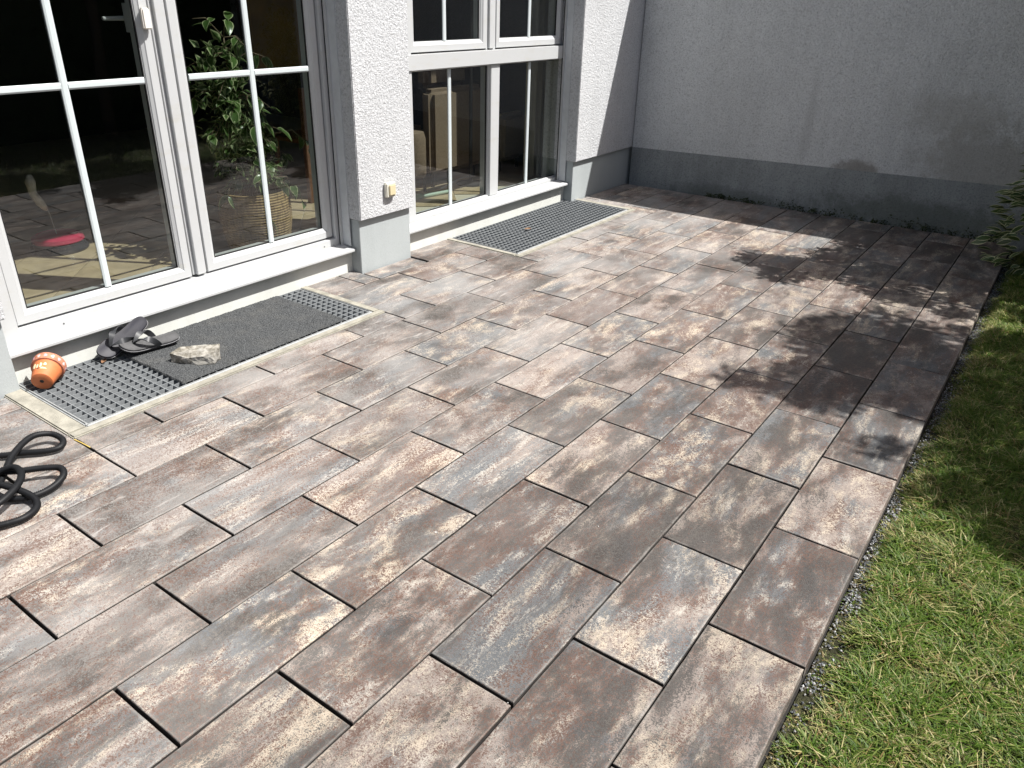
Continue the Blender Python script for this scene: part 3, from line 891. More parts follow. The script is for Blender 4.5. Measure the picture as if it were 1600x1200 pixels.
# ------------------------------------------------------------------ tipped flower pot
def pot():
    a = Vector((-3.335, -0.470, 0.052)); bq = Vector((-3.425, -0.385, 0.077))
    ax = (bq - a).normalized()
    Mq = ax.to_track_quat('Z', 'Y').to_matrix().to_4x4(); Mq.translation = a
    e = empty('flower_pot', (a+bq)/2); tag(e, 'small terracotta flower pot tipped on its side on the grating', 'flower pot')
    L = (bq-a).length
    s = MB()
    s.lathe([(0.009,0.002),(0.040,0.0),(0.045,0.003),(0.061,L*0.72),(0.056,L*0.72+0.002),(0.050,L*0.6),(0.038,0.010),(0.009,0.010)], 40, Mq)
    s.build('body', simple('terracotta', (0.52, 0.155, 0.055), 0.55, var=0.12, scale=18), e, smooth=True)
    s = MB(); s.lathe([(0.0605,L*0.715),(0.069,L*0.725),(0.072,L*1.0),(0.0715,L*1.04),(0.064,L*1.04),(0.060,L*0.73)], 40, Mq)
    s.build('rim', simple('terracotta_rim', (0.44, 0.17, 0.10), 0.6, var=0.25, scale=55), e, smooth=True)
    s = MB(); s.lathe([(0.0,0.004),(0.0092,0.003)], 16, Mq); s.build('drain_hole', M['black'], e)
    # painted marks: cream blobs on the side, white and pink dabs round the rim
    def dab(ang, h, rr, w, hh, mat, nm):
        d = MB(); v = []; n = 12
        rad = rr
        v.append(Mq @ Vector((math.cos(ang)*(rad+0.0012), math.sin(ang)*(rad+0.0012), h)))
        for k in range(n):
            q = 2*math.pi*k/n; wob = 1 + 0.18*math.sin(3*q + ang*5)
            aa = ang + w*wob*math.cos(q)/rad; h2 = h + hh*wob*math.sin(q)
            r2 = rad + (h2-h)*0.19 + 0.0006
            v.append(Mq @ Vector((math.cos(aa)*r2, math.sin(aa)*r2, h2)))
        d.add(v, [(0, 1+k, 1+(k+1) % n) for k in range(n)])
        return d.build(nm, mat, e)
    cream = simple('cream_paint', (0.78, 0.68, 0.42), 0.6, var=0.1); wht = simple('white_paint', (0.50, 0.46, 0.45), 0.6); pk = simple('pink_paint', (0.56, 0.32, 0.36), 0.6)
    # angle facing up and towards the camera
    view = (Vector((0.215, -1.81, 1.69)) - a).normalized()
    lv = Mq.to_3x3().inverted() @ (view*0.55 + Vector((-0.25, -0.35, 0.75)))
    A0 = math.atan2(lv.y, lv.x)
    rb = lambda h: 0.045 + (0.061-0.045)*h/(L*0.72)
    brown = simple('brown_paint', (0.20, 0.07, 0.03), 0.6)
    for da, h, w, hh, mt in ((0.35,L*.30,.016,.0045,cream),(0.15,L*.45,.005,.014,cream),(-0.12,L*.40,.0045,.014,cream),(-0.45,L*.46,.011,.015,cream),(0.45,L*.50,.006,.008,cream),(0.02,L*.30,.010,.004,brown),(-0.62,L*.36,.006,.012,brown)):
        dab(A0+da, h, rb(h), w, hh, mt, 'painted_mark')
    for k in range(15):
        dab(2*math.pi*k/15, L*0.87, 0.0710, 0.0075, 0.0085, (wht if k % 2 else pk), 'painted_mark')
pot()
s_ = MB()
pts_ = []
for k in range(60):
    a = rnd.uniform(0, 6.28); rr = rnd.uniform(0, 0.034)
    pts_.append(Vector((-3.462 + rr*math.cos(a), -0.567 + 0.6*rr*math.sin(a), rnd.uniform(0.0, 0.03))))
bm = bmesh.new()
for p in pts_: bm.verts.new(p)
bmesh.ops.convex_hull(bm, input=bm.verts)
me = bpy.data.meshes.new('dirt_clump'); bm.to_mesh(me); bm.free()
me.materials.append(simple('crumbled_mortar', (0.20, 0.15, 0.11), 0.95, var=0.6, scale=70))
o_ = bpy.data.objects.new('dirt_clump', me); col.objects.link(o_)
tag(o_, 'small brown crumbled clump at the left corner of the near light well', 'clump')
s_ = MB(); s_.tube([(-2.812, -0.607, 0.0035), (-2.76, -0.603, 0.004), (-2.703, -0.600, 0.0035)], 0.0022, 6)
tag(s_.build('straw', simple('straw_yellow', (0.62, 0.45, 0.12), 0.7)), 'thin yellow straw lying on a slab off the near light well corner', 'straw')

# ------------------------------------------------------------------ corrugated hose
def catmull(P, step):
    P = [Vector(p) for p in P]; out = []
    for i in range(len(P)-1):
        p0 = P[max(i-1,0)]; p1 = P[i]; p2 = P[i+1]; p3 = P[min(i+2,len(P)-1)]
        n = max(2, int((p2-p1).length/step))
        for k in range(n):
            u = k/n
            out.append(0.5*((2*p1) + (-p0+p2)*u + (2*p0-5*p1+4*p2-p3)*u*u + (-p0+3*p1-3*p2+p3)*u**3))
    out.append(P[-1]); return out
hp = [(-3.30,-1.15,.02),(-3.05,-1.00,.02),(-2.89,-0.86,.02),(-2.845,-0.80,.02),(-2.785,-0.735,.02),(-2.765,-0.685,.022),(-2.80,-0.655,.03),(-2.855,-0.672,.045),(-2.865,-0.74,.058),
      (-2.80,-0.84,.050),(-2.70,-0.93,.03),(-2.62,-1.02,.02),(-2.62,-1.12,.025),(-2.72,-1.15,.045),(-2.78,-1.06,.055),(-2.72,-0.95,.055),(-2.665,-0.885,.052),(-2.615,-0.815,.05),(-2.575,-0.775,.045),(-2.530,-0.790,.035),
      (-2.508,-0.85,.022),(-2.515,-0.92,.02),(-2.57,-0.975,.02),(-2.64,-0.985,.03),(-2.70,-0.945,.055),(-2.66,-0.895,.075),(-2.58,-0.905,.078),(-2.515,-0.965,.072),(-2.485,-1.05,.062),(-2.53,-1.14,.05),(-2.62,-1.16,.04),(-2.68,-1.08,.045),(-2.64,-0.99,.06),
      (-2.56,-0.945,.05),(-2.49,-0.920,.03),(-2.435,-0.935,.02),(-2.405,-0.985,.02),(-2.415,-1.04,.02),(-2.46,-1.12,.02),(-2.56,-1.25,.02),(-2.75,-1.38,.02)]
cp = catmull(hp, 0.0034)
hr = [0.0130 if (i // 1) % 2 else 0.0102 for i in range(len(cp))]
s_ = MB(); s_.tube(cp, hr, 12)
tag(s_.build('hose', simple('black_ribbed_plastic', (0.008, 0.0085, 0.010), 0.55), smooth='all'), 'black corrugated hose coiled in loops on the slabs at the left edge', 'hose')

# ------------------------------------------------------------------ leaves
def leaf_mesh(name, L, W, mat, fold=0.22, droop=0.25, margin=True):
    """pointed oval leaf: base at origin, tip +x"""
    us = [0.0, 0.12, 0.3, 0.52, 0.75, 0.9, 1.0]
    ws = [0.03, 0.55, 0.95, 1.0, 0.66, 0.28, 0.0]
    v = []; g = []; f = []
    for u, w in zip(us, ws):
        z = -droop*L*u*u
        hw = W*0.5*w
        for k, q in ((-1, 1), (-0.62, 0.0), (0, 0.0), (0.62, 0.0), (1, 1)):
            v.append((u*L, k*hw, z + abs(k)*hw*fold)); g.append(q)
    for i in range(len(us)-1):
        for k in range(4):
            a = i*5+k; f.append((a, a+1, a+6, a+5))
    me = bpy.data.meshes.new(name); me.from_pydata(v, [], f)
    me.materials.append(mat)
    at = me.attributes.new('tone', 'FLOAT_COLOR', 'POINT')
    tn = rnd.random()
    at.data.foreach_set('color', [c for q in g for c in (tn, q, 0, 1)])
    me.polygons.foreach_set('use_smooth', [True]*len(f)); me.update()
    return me
def leaf_cloud(name, blobs, mat, L=0.06, W=0.034, seed=1, parent=None):
    """many simple folded leaves scattered through overlapping lumps, joined in one mesh"""
    rs = np.random.RandomState(seed)
    V = []; F = []; T = []
    k = 0
    for (cx, cy, cz, rx, ry, rz, n) in blobs:
        for _ in range(n):
            d = rs.normal(size=3); d /= np.linalg.norm(d)
            r = rs.rand()**0.45
            lump = 1 + 0.45*mnoise.noise(Vector((cx+d[0]*2.1, cy+d[1]*2.1, cz+d[2]*2.1)))
            p = np.array((cx, cy, cz)) + d*r*lump*np.array((rx, ry, rz))
            a = d*0.5 + rs.normal(size=3)*0.8 + np.array((0, 0, -0.2)); a /= np.linalg.norm(a)
            up = rs.normal(size=3)*0.6 + np.array((0, 0, 1.0)); b_ = np.cross(up, a); b_ /= np.linalg.norm(b_) + 1e-9
            n_ = np.cross(a, b_)
            s = rs.uniform(0.65, 1.2); l = L*s; w = W*s*0.5
            V += [p, p + a*l*0.45 + b_*w + n_*w*0.35, p + a*l - n_*l*0.12, p + a*l*0.45 - b_*w + n_*w*0.35, p + a*l*0.5]
            F += [(k, k+1, k+4), (k+1, k+2, k+4), (k, k+4, k+3), (k+4, k+2, k+3)]
            t = rs.rand()
            T += [(t, 0.3, 0, 1), (t, 1, 0, 1), (t, 0.5, 0, 1), (t, 1, 0, 1), (t, 0, 0, 1)]
            k += 5
    me = bpy.data.meshes.new(name); me.from_pydata([tuple(q) for q in V], [], F)
    me.materials.append(mat)
    at = me.attributes.new('tone', 'FLOAT_COLOR', 'POINT'); at.data.foreach_set('color', np.array(T).ravel())
    o = bpy.data.objects.new(name, me); col.objects.link(o)
    if parent is not None:
        o.parent = parent; o.matrix_parent_inverse = Matrix.Translation(-parent.location)
    return o
def branch(mb, p0, p1, r0, r1, wob=0.05, seed=0, n=8, sides=8):
    r = random.Random(seed); p0 = Vector(p0); p1 = Vector(p1); pts = []; rad = []
    for i in range(n+1):
        u = i/n
        q = p0.lerp(p1, u) + Vector((mnoise.noise(Vector((u*3, seed, 0))), mnoise.noise(Vector((u*3, seed, 7))), 0))*wob*math.sin(math.pi*min(1, u*1.2))
        pts.append(q); rad.append(r0 + (r1-r0)*u)
    mb.tube(pts, rad, sides); return pts

M['ficus'] = mat_leaf('ficus_leaf', (0.045, 0.095, 0.024), (0.085, 0.155, 0.042), (0.42, 0.48, 0.26), 0.25, 0.35)
M['euonymus'] = mat_leaf('variegated_leaf', (0.055, 0.095, 0.028), (0.095, 0.14, 0.04), (0.78, 0.76, 0.45), 0.35, 0.25)
M['tree_leaf'] = mat_leaf('tree_leaf', (0.035, 0.070, 0.016), (0.080, 0.125, 0.028), None, 0.5, 0.2)
M['hedge_leaf'] = mat_leaf('hedge_leaf', (0.022, 0.042, 0.012), (0.045, 0.075, 0.020), None, 0.6, 0.1)
bpy.data.materials['black_ribbed_plastic'].node_tree.nodes['Principled BSDF'].inputs['Specular IOR Level'].default_value = 0.25
M['bark'] = simple('bark', (0.085, 0.062, 0.045), 0.9, var=0.3, scale=40, bump=0.6, bscale=60, bdist=0.006)

# variegated shrub at the right edge, foot of the wall
VS = Vector((0.54, 4.96, 0))
vs = empty('variegated_shrub', VS); tag(vs, 'green shrub with cream edged leaves at the right end of the wall', 'shrub')
mb = MB()
for i in range(9):
    a = i*0.7; branch(mb, VS + Vector((0.05*math.cos(a), 0.05*math.sin(a), -0.05)), VS + Vector((0.36*math.cos(a), 0.24*math.sin(a), 0.75+0.1*(i % 3))), 0.011, 0.004, 0.06, i)
mb.build('stems', M['bark'], vs, smooth='all')
lm = [leaf_mesh('leaf', 0.098+0.010*i, 0.042+0.004*i, M['euonymus'], 0.15, 0.15) for i in range(3)]
r2 = random.Random(21)
cnt = 0
while cnt < 230:
    a = r2.uniform(math.pi*0.55, math.pi*1.55) if cnt < 150 else r2.uniform(math.pi*0.95, math.pi*1.40); zz = r2.uniform(-0.02, 1.0) if cnt < 150 else r2.uniform(-0.03, 0.55)
    rad = (0.60 + 0.07*mnoise.noise(Vector((a*2.2, zz*4, 3)))) * (1 - 0.22*(zz/1.0)**2) * r2.uniform(0.88, 1.06)
    if zz > 0.55: rad *= 0.97
    p = VS + Vector((rad*math.cos(a)*1.06, rad*math.sin(a)*0.62, zz))
    if p.y > wall_y(p.x)-0.04: continue
    o = bpy.data.objects.new('leaf', lm[cnt % 3])
    d = Vector((math.cos(a), math.sin(a)*0.8 - 0.25, r2.uniform(-0.45, 0.35))) + Vector((r2.uniform(-.6,.6), r2.uniform(-.6,.6), 0)); 
    o.rotation_mode = 'QUATERNION'
    q = d.to_track_quat('X', 'Z'); o.rotation_quaternion = q @ Matrix.Rotation(r2.uniform(-.9,.9), 3, 'X').to_quaternion()
    o.location = p; col.objects.link(o); o.parent = vs; o.matrix_parent_inverse = Matrix.Translation(-VS)
    cnt += 1
tag(leaf_cloud('foliage', [(0.68,5.0,0.5,0.48,0.28,0.55,1500), (0.8,5.0,1.1,0.36,0.26,0.4,700)], M['euonymus'], 0.075, 0.036, 8, vs), kind='stuff')

# the low tree whose boughs reach over the patio
SX, SY = 0.56, 0.325
def from_shadow(lst):
    return [(x + h*SX, y + h*SY, h, r, r*0.95, rz, n) for (x, y, r, h, rz, n) in lst]
ta = empty('overhanging_tree', (1.25, 4.80, 0)); tag(ta, 'small leafy tree by the wall beyond the right edge, shading the far slabs', 'tree')
blA = from_shadow([(x, y, r, h, max(.12, r*.7), int(12500*r*r)) for (x, y, r, h) in ((-1.42,3.70,.19,2.12),(-1.22,3.45,.16,2.1),(-1.12,3.76,.26,2.12),(-1.02,4.18,.2,2.15),(-.74,4.36,.24,2.2),(-.76,3.86,.32,2.15),(-.52,3.52,.16,2.2),(-.42,4.02,.32,2.25),(-.36,4.5,.26,2.3),(-.1,3.78,.2,2.3),(-.06,4.25,.34,2.35),(.36,3.75,.2,2.4),(.42,4.2,.35,2.4),(.2,3.15,.22,2.5),(-.36,3.5,.12,2.3),(-.92,4.52,.2,2.35),(-.55,4.64,.2,2.35),(-.15,4.62,.26,2.4),(.25,4.5,.3,2.4),(-.12,3.42,.13,2.4))])
tag(leaf_cloud('foliage', blA, M['tree_leaf'], 0.075, 0.036, 3, ta), kind='stuff')
mb = MB()
tp = branch(mb, (1.25,4.80,-0.1), (1.3,4.75,1.75), 0.055, 0.04, 0.06, 2)
for i, q in enumerate(blA): branch(mb, (1.3,4.75,1.7), (q[0], q[1], max(1.84, q[2]-0.05)), 0.022, 0.005, 0.05, 20+i, 8, 6)
mb.build('trunk', M['bark'], ta, smooth='all')
# taller tree further down the lawn
tb_ = empty('garden_tree', (2.1, 3.3, 0)); tag(tb_, 'taller garden tree standing on the lawn outside the right edge', 'tree')
blB = from_shadow([(x, y, r, h, max(.14, r*.8), int(1.3*q*r*r)) for (x, y, r, h, q) in ((-.62,2.74,.19,3.3,7000),(-.32,2.78,.20,3.3,9000),(-.06,2.66,.2,3.3,9000),(-.55,2.40,.22,3.4,9000),(-.25,2.38,.24,3.4,9500),(.05,2.3,.22,3.4,9500),(-.50,2.02,.22,3.4,9500),(-.2,2.02,.22,3.4,9500),(.08,1.95,.2,3.4,9500),(-.76,1.70,.14,3.5,7500),(-.46,1.74,.16,3.5,9000),(-.09,1.43,.10,3.4,5000),(.34,2.8,.3,3.3,3800),(.4,2.2,.34,3.4,3000),(.4,1.65,.3,3.5,6500),(.28,1.3,.16,3.5,8000),(.52,1.12,.2,3.5,9000),(.75,2.4,.4,3.6,5000),(.75,1.5,.35,3.6,9000),(-.45,3.05,.2,3.3,2400),(-.12,3.02,.2,3.3,2600),(-.7,2.55,.16,3.3,5000))])
tag(leaf_cloud('foliage', blB, M['tree_leaf'], 0.085, 0.042, 4, tb_), kind='stuff')
mb = MB()
branch(mb, (2.1,3.3,-0.1), (2.05,3.35,2.6), 0.075, 0.05, 0.08, 3)
for i, q in enumerate(blB): branch(mb, (2.05,3.35,2.55), (q[0], q[1], q[2]), 0.025, 0.006, 0.08, 40+i, 8, 6)
mb.build('trunk', M['bark'], tb_, smooth='all')
# hedge on the far side of the lawn (seen mirrored in the panes)
hd = empty('hedge', (2.8, 1.0, 0)); tag(hd, 'dark green hedge across the lawn, mirrored in the window panes', 'hedge')
mb = MB(); mb.box(2.55, 3.1, -8, 9, -0.3, 2.15); mb.build('inner_growth', M['hedge_leaf'], hd)
rs_ = np.random.RandomState(9)
tag(leaf_cloud('foliage', [(2.62, y, z, .35, .7, .5, 260) for y in np.arange(-7.5, 9, .9) for z in (.35, 1.0, 1.7, 2.1)], M['hedge_leaf'], 0.09, 0.05, 6, hd), kind='stuff')

# two withered leaves caught on the gratings
dm = mat_leaf('withered_leaf', (0.20, 0.10, 0.05), (0.26, 0.15, 0.08), None, 0.7, 0.1)
for loc, rz, sc_, lab in (((-3.20, 3.20, 0.012), 0.6, 0.8, 'withered brown leaf lying on the far window grating'), ((-3.40, -0.16, 0.012), 2.2, 0.6, 'withered brown leaf on the near grating beside the flip-flops')):
    o = bpy.data.objects.new('withered_leaf', leaf_mesh('withered_leaf', 0.07, 0.035, dm, 0.5, -0.25)); o.location = loc; o.rotation_euler = (0.15, 0.1, rz); o.scale = (sc_,)*3
    col.objects.link(o); tag(o, lab, 'leaf')
# weeds along the foot of the wall
wb = []
r3 = random.Random(5)
for i in range(46):
    x = r3.uniform(-2.55, -0.12); s = r3.uniform(0.015, 0.038)*(1.5 if -1.9 < x < -1.2 or -0.9 < x < -0.2 else 0.7)
    wb.append((x, wall_y(x)-0.022-r3.uniform(0, .02), s*0.6, s*1.5, s*0.8, s, 26))
tag(leaf_cloud('weeds', wb, mat_leaf('weed_leaf', (0.020,0.034,0.012), (0.055,0.070,0.026), None, 0.7, 0.1), 0.024, 0.014, 12), kind='stuff')

# ------------------------------------------------------------------ inside the room
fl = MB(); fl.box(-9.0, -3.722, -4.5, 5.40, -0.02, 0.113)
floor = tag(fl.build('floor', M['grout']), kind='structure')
tm = MB(); tm.box(-0.203, 0.203, -0.203, 0.203, -0.004, 0.0); tme = tm.mesh('floor_tile', M['tile'], bevel=0.0015, seg=1)
c45 = math.sqrt(0.5); ti = 0
for i in range(-16, 17):
    for j in range(-16, 17):
        u, w = i*0.41, j*0.41
        x = -4.66 + (u - w)*c45; y = 0.206 + (u + w)*c45
        if -5.9 < x < -4.02 and -1.3 < y < 4.9:
            o = bpy.data.objects.new('floor_tile', tme); o.location = (x, y, 0.120 + rnd.uniform(-.0004,.0004)); o.rotation_euler = (0, 0, math.pi/4)
            col.objects.link(o); o.parent = floor

# woven basket
BX, BY = -3.935, 1.235
bk = empty('woven_basket', (BX, BY, 0.195)); tag(bk, 'round woven straw basket behind the right door pane, holding the leafy plant', 'basket')
s_ = MB()
prof = []
nrow = 22
for i in range(nrow*4+1):
    u = i/(nrow*4); r = 0.185 + 0.055*math.sin(math.pi*(0.12+0.62*u)) + 0.004*math.cos(2*math.pi*u*nrow)
    prof.append((r, 0.002 + 0.37*u))
prof += [(0.205, 0.372), (0.20, 0.33), (0.19, 0.30), (0.0, 0.30)]
Mb = Matrix.Translation((BX, BY, 0.195)) @ Matrix.Diagonal((0.92, 0.92, 0.95, 1))
s_.lathe([(0.0, 0.002)] + prof, 56, Mb)
t = NT('woven_straw'); P = t.coord(); sx = t.new('ShaderNodeSeparateXYZ'); t.link(P, sx.inputs[0])
n = t.noise(t.vmul(P, (1, 1, 0.3)), 60, 3, 0.6)
c = t.mix(t.ramp(n, 0.35, 0.65), (0.19, 0.12, 0.05), (0.36, 0.25, 0.11))
t.base(c); t.rough(0.7)
s_.build('weave', t.mat, bk, smooth='all')
pst = empty('plant_stand', (BX, BY, 0.12)); tag(pst, 'low dark round stand under the woven basket', 'plant stand')
s_ = MB(); s_.lathe([(0,0.172),(0.175,0.172),(0.18,0.180),(0.178,0.194),(0,0.194)], 32, Matrix.Translation((BX,BY,0))); s_.build('top', simple('dark_stand', (0.05,0.03,0.022), 0.5), pst, smooth=True)
for k in range(4):
    a = 0.4 + k*math.pi/2; s_ = MB(); s_.tube([(BX+.13*math.cos(a), BY+.13*math.sin(a), 0.121), (BX+.13*math.cos(a), BY+.13*math.sin(a), 0.172)], 0.016, 8); s_.build('foot', M['black'], pst)
# ficus
fx = empty('potted_ficus', (BX, BY, 0.48)); tag(fx, 'leafy indoor fig plant with pale edged leaves behind the right door pane', 'plant')
mb = MB(); stems = []
for i, (dx, dy, top) in enumerate(((0.02, 0.0, 1.42), (-0.06, -0.05, 1.30), (0.05, 0.09, 1.10), (0.0, 0.04, 1.36), (0.10, 0.14, 0.85))):
    stems.append(branch(mb, (BX+0.02*i-0.06, BY+0.01*i-0.03, 0.475), (BX+dx-0.04, BY+dy-0.055, top), 0.012, 0.004, 0.12, 60+i, 12, 6))
r4 = random.Random(33)
flm = [leaf_mesh('leaf', 0.074+0.010*i, 0.038+0.005*i, M['ficus'], 0.2, 0.5) for i in range(4)]
LAT = Vector((0.59, 0.81, 0)); DEP = Vector((-0.81, 0.59, 0))
twigs = []
for i in range(60):
    st = stems[r4.choice([0,0,1,1,2,3,3,4])]
    k = r4.randint(3, len(st)-1); p = Vector(st[k])
    d = LAT*r4.uniform(-1, 1) + DEP*r4.uniform(-.8, .6) + Vector((0, 0, r4.uniform(-.1, .6))); d.normalize()
    ln = r4.uniform(0.12, 0.27) * (1.0 if p.z > 0.7 else 1.15)
    q = p + d*ln + Vector((0, 0, -ln*0.35)); mid = p + d*ln*0.55
    mb.tube([p, mid, q], [0.0035, 0.0028, 0.0015], 5); twigs.append((p, mid, q))
# three low twigs hanging over the basket rim
for (a, b_, c) in (((BX,BY,.60),(BX+.12,BY-.03,.62),(BX+.20,BY-.05,.40)), ((BX,BY,.62),(BX+.14,BY+.16,.62),(BX+.19,BY+.24,.44)), ((BX,BY,.65),(BX+.03,BY-.18,.62),(BX+.06,BY-.24,.50)), ((BX,BY,.85),(BX+.16,BY+.22,.90),(BX+.24,BY+.33,.78))):
    a, b_, c = Vector(a), Vector(b_), Vector(c); mb.tube([a, b_, c], [0.004, 0.003, 0.0015], 5); twigs.append((a, b_, c)); twigs.append((a, b_, c))
mb.build('stems', simple('fig_stem', (0.16, 0.12, 0.075), 0.8, var=0.2), fx, smooth='all')
for i in range(290):
    p, mid, q = twigs[i % len(twigs)]
    u = r4.uniform(0.25, 1.0)
    s0 = (p.lerp(mid, u*2) if u < .5 else mid.lerp(q, u*2-1))
    d = (q - p).normalized()*0.5 + Vector((r4.uniform(-1,1), r4.uniform(-1,1), r4.uniform(-1.0,.25)))
    o = bpy.data.objects.new('leaf', flm[r4.randint(0, 3)])
    o.rotation_mode = 'QUATERNION'; o.rotation_quaternion = d.to_track_quat('X', 'Z') @ Matrix.Rotation(r4.uniform(-.7,.7), 3, 'X').to_quaternion()
    o.location = s0; col.objects.link(o); o.parent = fx; o.matrix_parent_inverse = Matrix.Translation(-fx.location)

tag(leaf_cloud('foliage', [(BX-0.06, BY-0.09, 1.22, .15, .15, .20, 170), (BX-0.04, BY-0.06, 0.92, .17, .17, .2, 170), (BX, BY+0.02, 0.68, .16, .17, .12, 120)], M['ficus'], 0.075, 0.042, 14, fx), kind='stuff')
# cat toy
ct = empty('cat_toy', (-5.02, 0.49, 0.12)); tag(ct, 'round pink and dark grey cat toy with white feather, on the floor indoors', 'cat toy')
Mt = Matrix.Translation((-5.02, 0.49, 0.12))
s_ = MB(); s_.lathe([(0,0),(0.165,0.0),(0.172,0.010),(0.166,0.032),(0.150,0.058),(0,0.058)], 40, Mt); s_.build('base', simple('smoky_plastic', (0.035,0.036,0.040), 0.15), ct, smooth=True)
s_ = MB(); s_.lathe([(0.150,0.0585),(0.155,0.066),(0.150,0.088),(0.125,0.101),(0.122,0.097),(0.06,0.105),(0,0.106)], 40, Mt); s_.build('lid', simple('pink_plastic', (0.46,0.035,0.085), 0.4), ct, smooth=True)
s_ = MB(); s_.tube([(-5.0,0.48,0.22),(-5.01,0.47,0.36),(-5.03,0.45,0.46)], 0.003, 6); s_.build('wire', simple('pale_wire', (0.5,0.5,0.5), 0.5), ct)
s_ = MB(); s_.tube([(-5.015,0.462,0.38),(-5.03,0.44,0.43),(-5.05,0.42,0.49),(-5.05,0.42,0.56),(-5.06,0.43,0.60)], [0.012,0.028,0.024,0.032,0.016], 8); s_.build('feather', simple('white_down', (0.62,0.60,0.58), 1.0, var=0.2), ct, smooth='all')

# things behind the big window
brown = simple('brown_upholstery', (0.20, 0.145, 0.10), 0.9, var=0.12, scale=60, bump=0.4, bscale=220, bdist=0.003)
tan = simple('tan_upholstery', (0.26, 0.195, 0.12), 0.9, var=0.10, scale=60)
def soft(name, par, x0, x1, y0, y1, z0, z1, mat, bev=0.04):
    q = MB(); q.box(x0, x1, y0, y1, z0, z1); return q.build(name, mat, par, smooth=True, bevel=bev, seg=3)
ac = empty('armchair', (-4.6, 3.8, 0.12)); tag(ac, 'brown fabric armchair behind the left pane of the far window', 'armchair')
soft('backrest', ac, -4.46, -4.32, 3.40, 4.14, 0.24, 0.945, brown); soft('headrest', ac, -4.62, -4.47, 3.52, 4.08, 0.93, 1.14, brown, 0.05)
soft('seat', ac, -5.02, -4.465, 3.50, 4.06, 0.22, 0.46, brown); soft('armrest', ac, -5.02, -4.465, 3.41, 3.495, 0.22, 0.64, brown); soft('armrest', ac, -5.02, -4.465, 4.065, 4.14, 0.22, 0.64, brown)
for (x, y) in ((-4.40, 3.48), (-4.40, 4.06), (-4.95, 3.48), (-4.95, 4.06)):
    q = MB(); q.tube([(x,y,0.12),(x,y,0.245)], 0.018, 8); q.build('leg', M['black'], ac)
pf = empty('round_stool', (-4.42, 3.22, 0.12)); tag(pf, 'low round brown stool left of the armchair behind the far window', 'stool')
q = MB(); q.lathe([(0,0.13),(0.12,0.13),(0.135,0.16),(0.135,0.45),(0.12,0.50),(0,0.51)], 28, Matrix.Translation((-4.42,3.22,0.12))); q.build('cushion', brown, pf, smooth=True)
for a in (0.6, 2.2, 3.8, 5.4):
    q = MB(); q.tube([(-4.42+.12*math.cos(a), 3.22+.12*math.sin(a), 0.12), (-4.42+.11*math.cos(a), 3.22+.11*math.sin(a), 0.255)], 0.014, 8); q.build('leg', M['black'], pf)
ch = empty('tan_armchair', (-4.5, 4.75, 0.12)); tag(ch, 'tan upholstered chair beside the curtain behind the far window', 'chair')
soft('backrest', ch, -4.42, -4.28, 4.36, 4.78, 0.22, 0.66, tan, 0.05); soft('seat', ch, -4.85, -4.425, 4.38, 4.78, 0.24, 0.42, tan)
for (x, y) in ((-4.36, 4.42), (-4.36, 4.72), (-4.80, 4.42), (-4.80, 4.72)):
    q = MB(); q.tube([(x,y,0.12),(x,y,0.245)], 0.018, 8); q.build('leg', M['black'], ch)
lp = empty('floor_lamp', (-4.22, 3.80, 0.12)); tag(lp, 'black floor lamp pole standing behind the left pane of the far window', 'floor lamp')
q = MB(); q.tube([(-4.22,3.80,0.14),(-4.22,3.80,1.95)], 0.016, 10); q.build('pole', M['black'], lp)
q = MB(); q.lathe([(0,0),(0.13,0),(0.13,0.012),(0.03,0.025),(0,0.03)], 24, Matrix.Translation((-4.22,3.80,0.12))); q.build('base', M['black'], lp)
q = MB(); q.lathe([(0.16,1.78),(0.13,2.02)], 24, Matrix.Translation((-4.22,3.80,0.0))); q.build('lamp_shade', tan, lp)
cu = MB(); v = []; f = []
N = 60
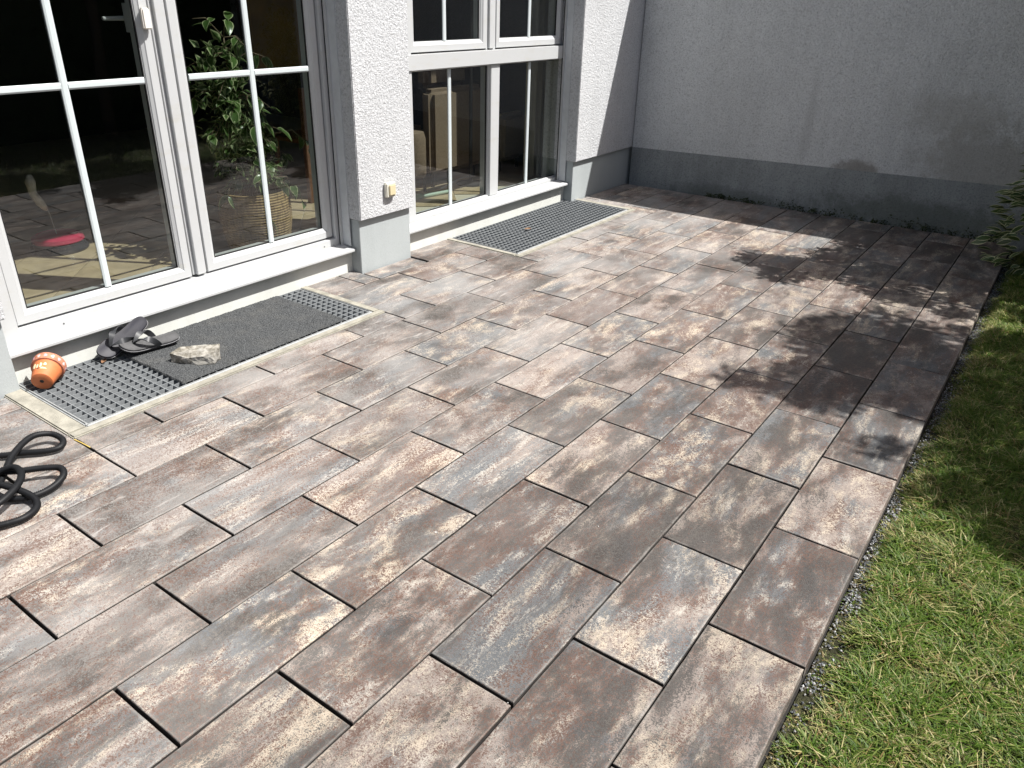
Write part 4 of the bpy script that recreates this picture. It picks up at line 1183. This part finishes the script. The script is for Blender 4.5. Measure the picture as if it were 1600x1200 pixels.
for k in range(N+1):
    u = k/N; y = 4.22 + 0.56*u; x = -3.93 + 0.032*math.sin(u*38) + 0.012*math.sin(u*91)
    v += [(x, y, 0.14), (x + 0.004*math.sin(u*20), y, 2.60)]
for k in range(N): f.append((2*k, 2*k+2, 2*k+3, 2*k+1))
cu.add(v, f)
tag(cu.build('curtain', simple('beige_curtain', (0.42, 0.37, 0.28), 0.9), smooth='all'), 'beige curtain hanging at the right side behind the far window', 'curtain')
po = MB(); po.tube([(-4.27,2.60,0.138),(-4.19,3.03,0.138),(-4.125,3.40,0.138)], 0.016, 10); po.tube([(-4.205,2.97,0.138),(-4.185,3.08,0.138)], 0.028, 12)
tag(po.build('broom_pole', simple('pale_green_plastic', (0.36, 0.47, 0.38), 0.4), smooth=True), 'pale green pole with a coupling lying on the floor behind the far window', 'pole')
ca = MB(); ca.tube(catmull([(-4.28,3.44,0.125),(-4.33,3.62,0.126),(-4.42,3.90,0.126),(-4.40,4.06,0.126)], 0.03), 0.006, 6)
tag(ca.build('cable', simple('white_cable', (0.6,0.6,0.6), 0.5), smooth='all'), 'white cable trailing on the floor behind the far window', 'cable')
bd = MB(); bd.box(-6.3, -6.25, 3.1, 3.75, 0.95, 1.75)
tag(bd.build('picture', simple('ochre_canvas', (0.35, 0.20, 0.04), 0.8, var=0.2, scale=5), bevel=0.004), 'ochre panel hanging in the dark room, upper right of the plant', 'picture')
# wooden chair legs behind the basket
wc = empty('wooden_chair', (-4.95, 2.55, 0.12)); tag(wc, 'brown wooden chair in the dark room right of the basket', 'chair')
wood = simple('brown_wood', (0.16, 0.075, 0.035), 0.5, var=0.2, scale=30)
for (x, y, t_) in ((-4.75,2.38,1.0),(-4.75,2.74,1.0),(-5.12,2.38,0.58),(-5.12,2.74,0.58)):
    q = MB(); q.box(x-.02, x+.02, y-.02, y+.02, 0.12, t_); q.build('leg', wood, wc, bevel=0.004)
q = MB(); q.box(-5.15,-4.775,2.36,2.76,0.581,0.62); q.build('seat', wood, wc, bevel=0.008)
q = MB(); q.box(-4.765,-4.735,2.401,2.719,0.78,0.99); q.build('backrest', wood, wc, bevel=0.006)
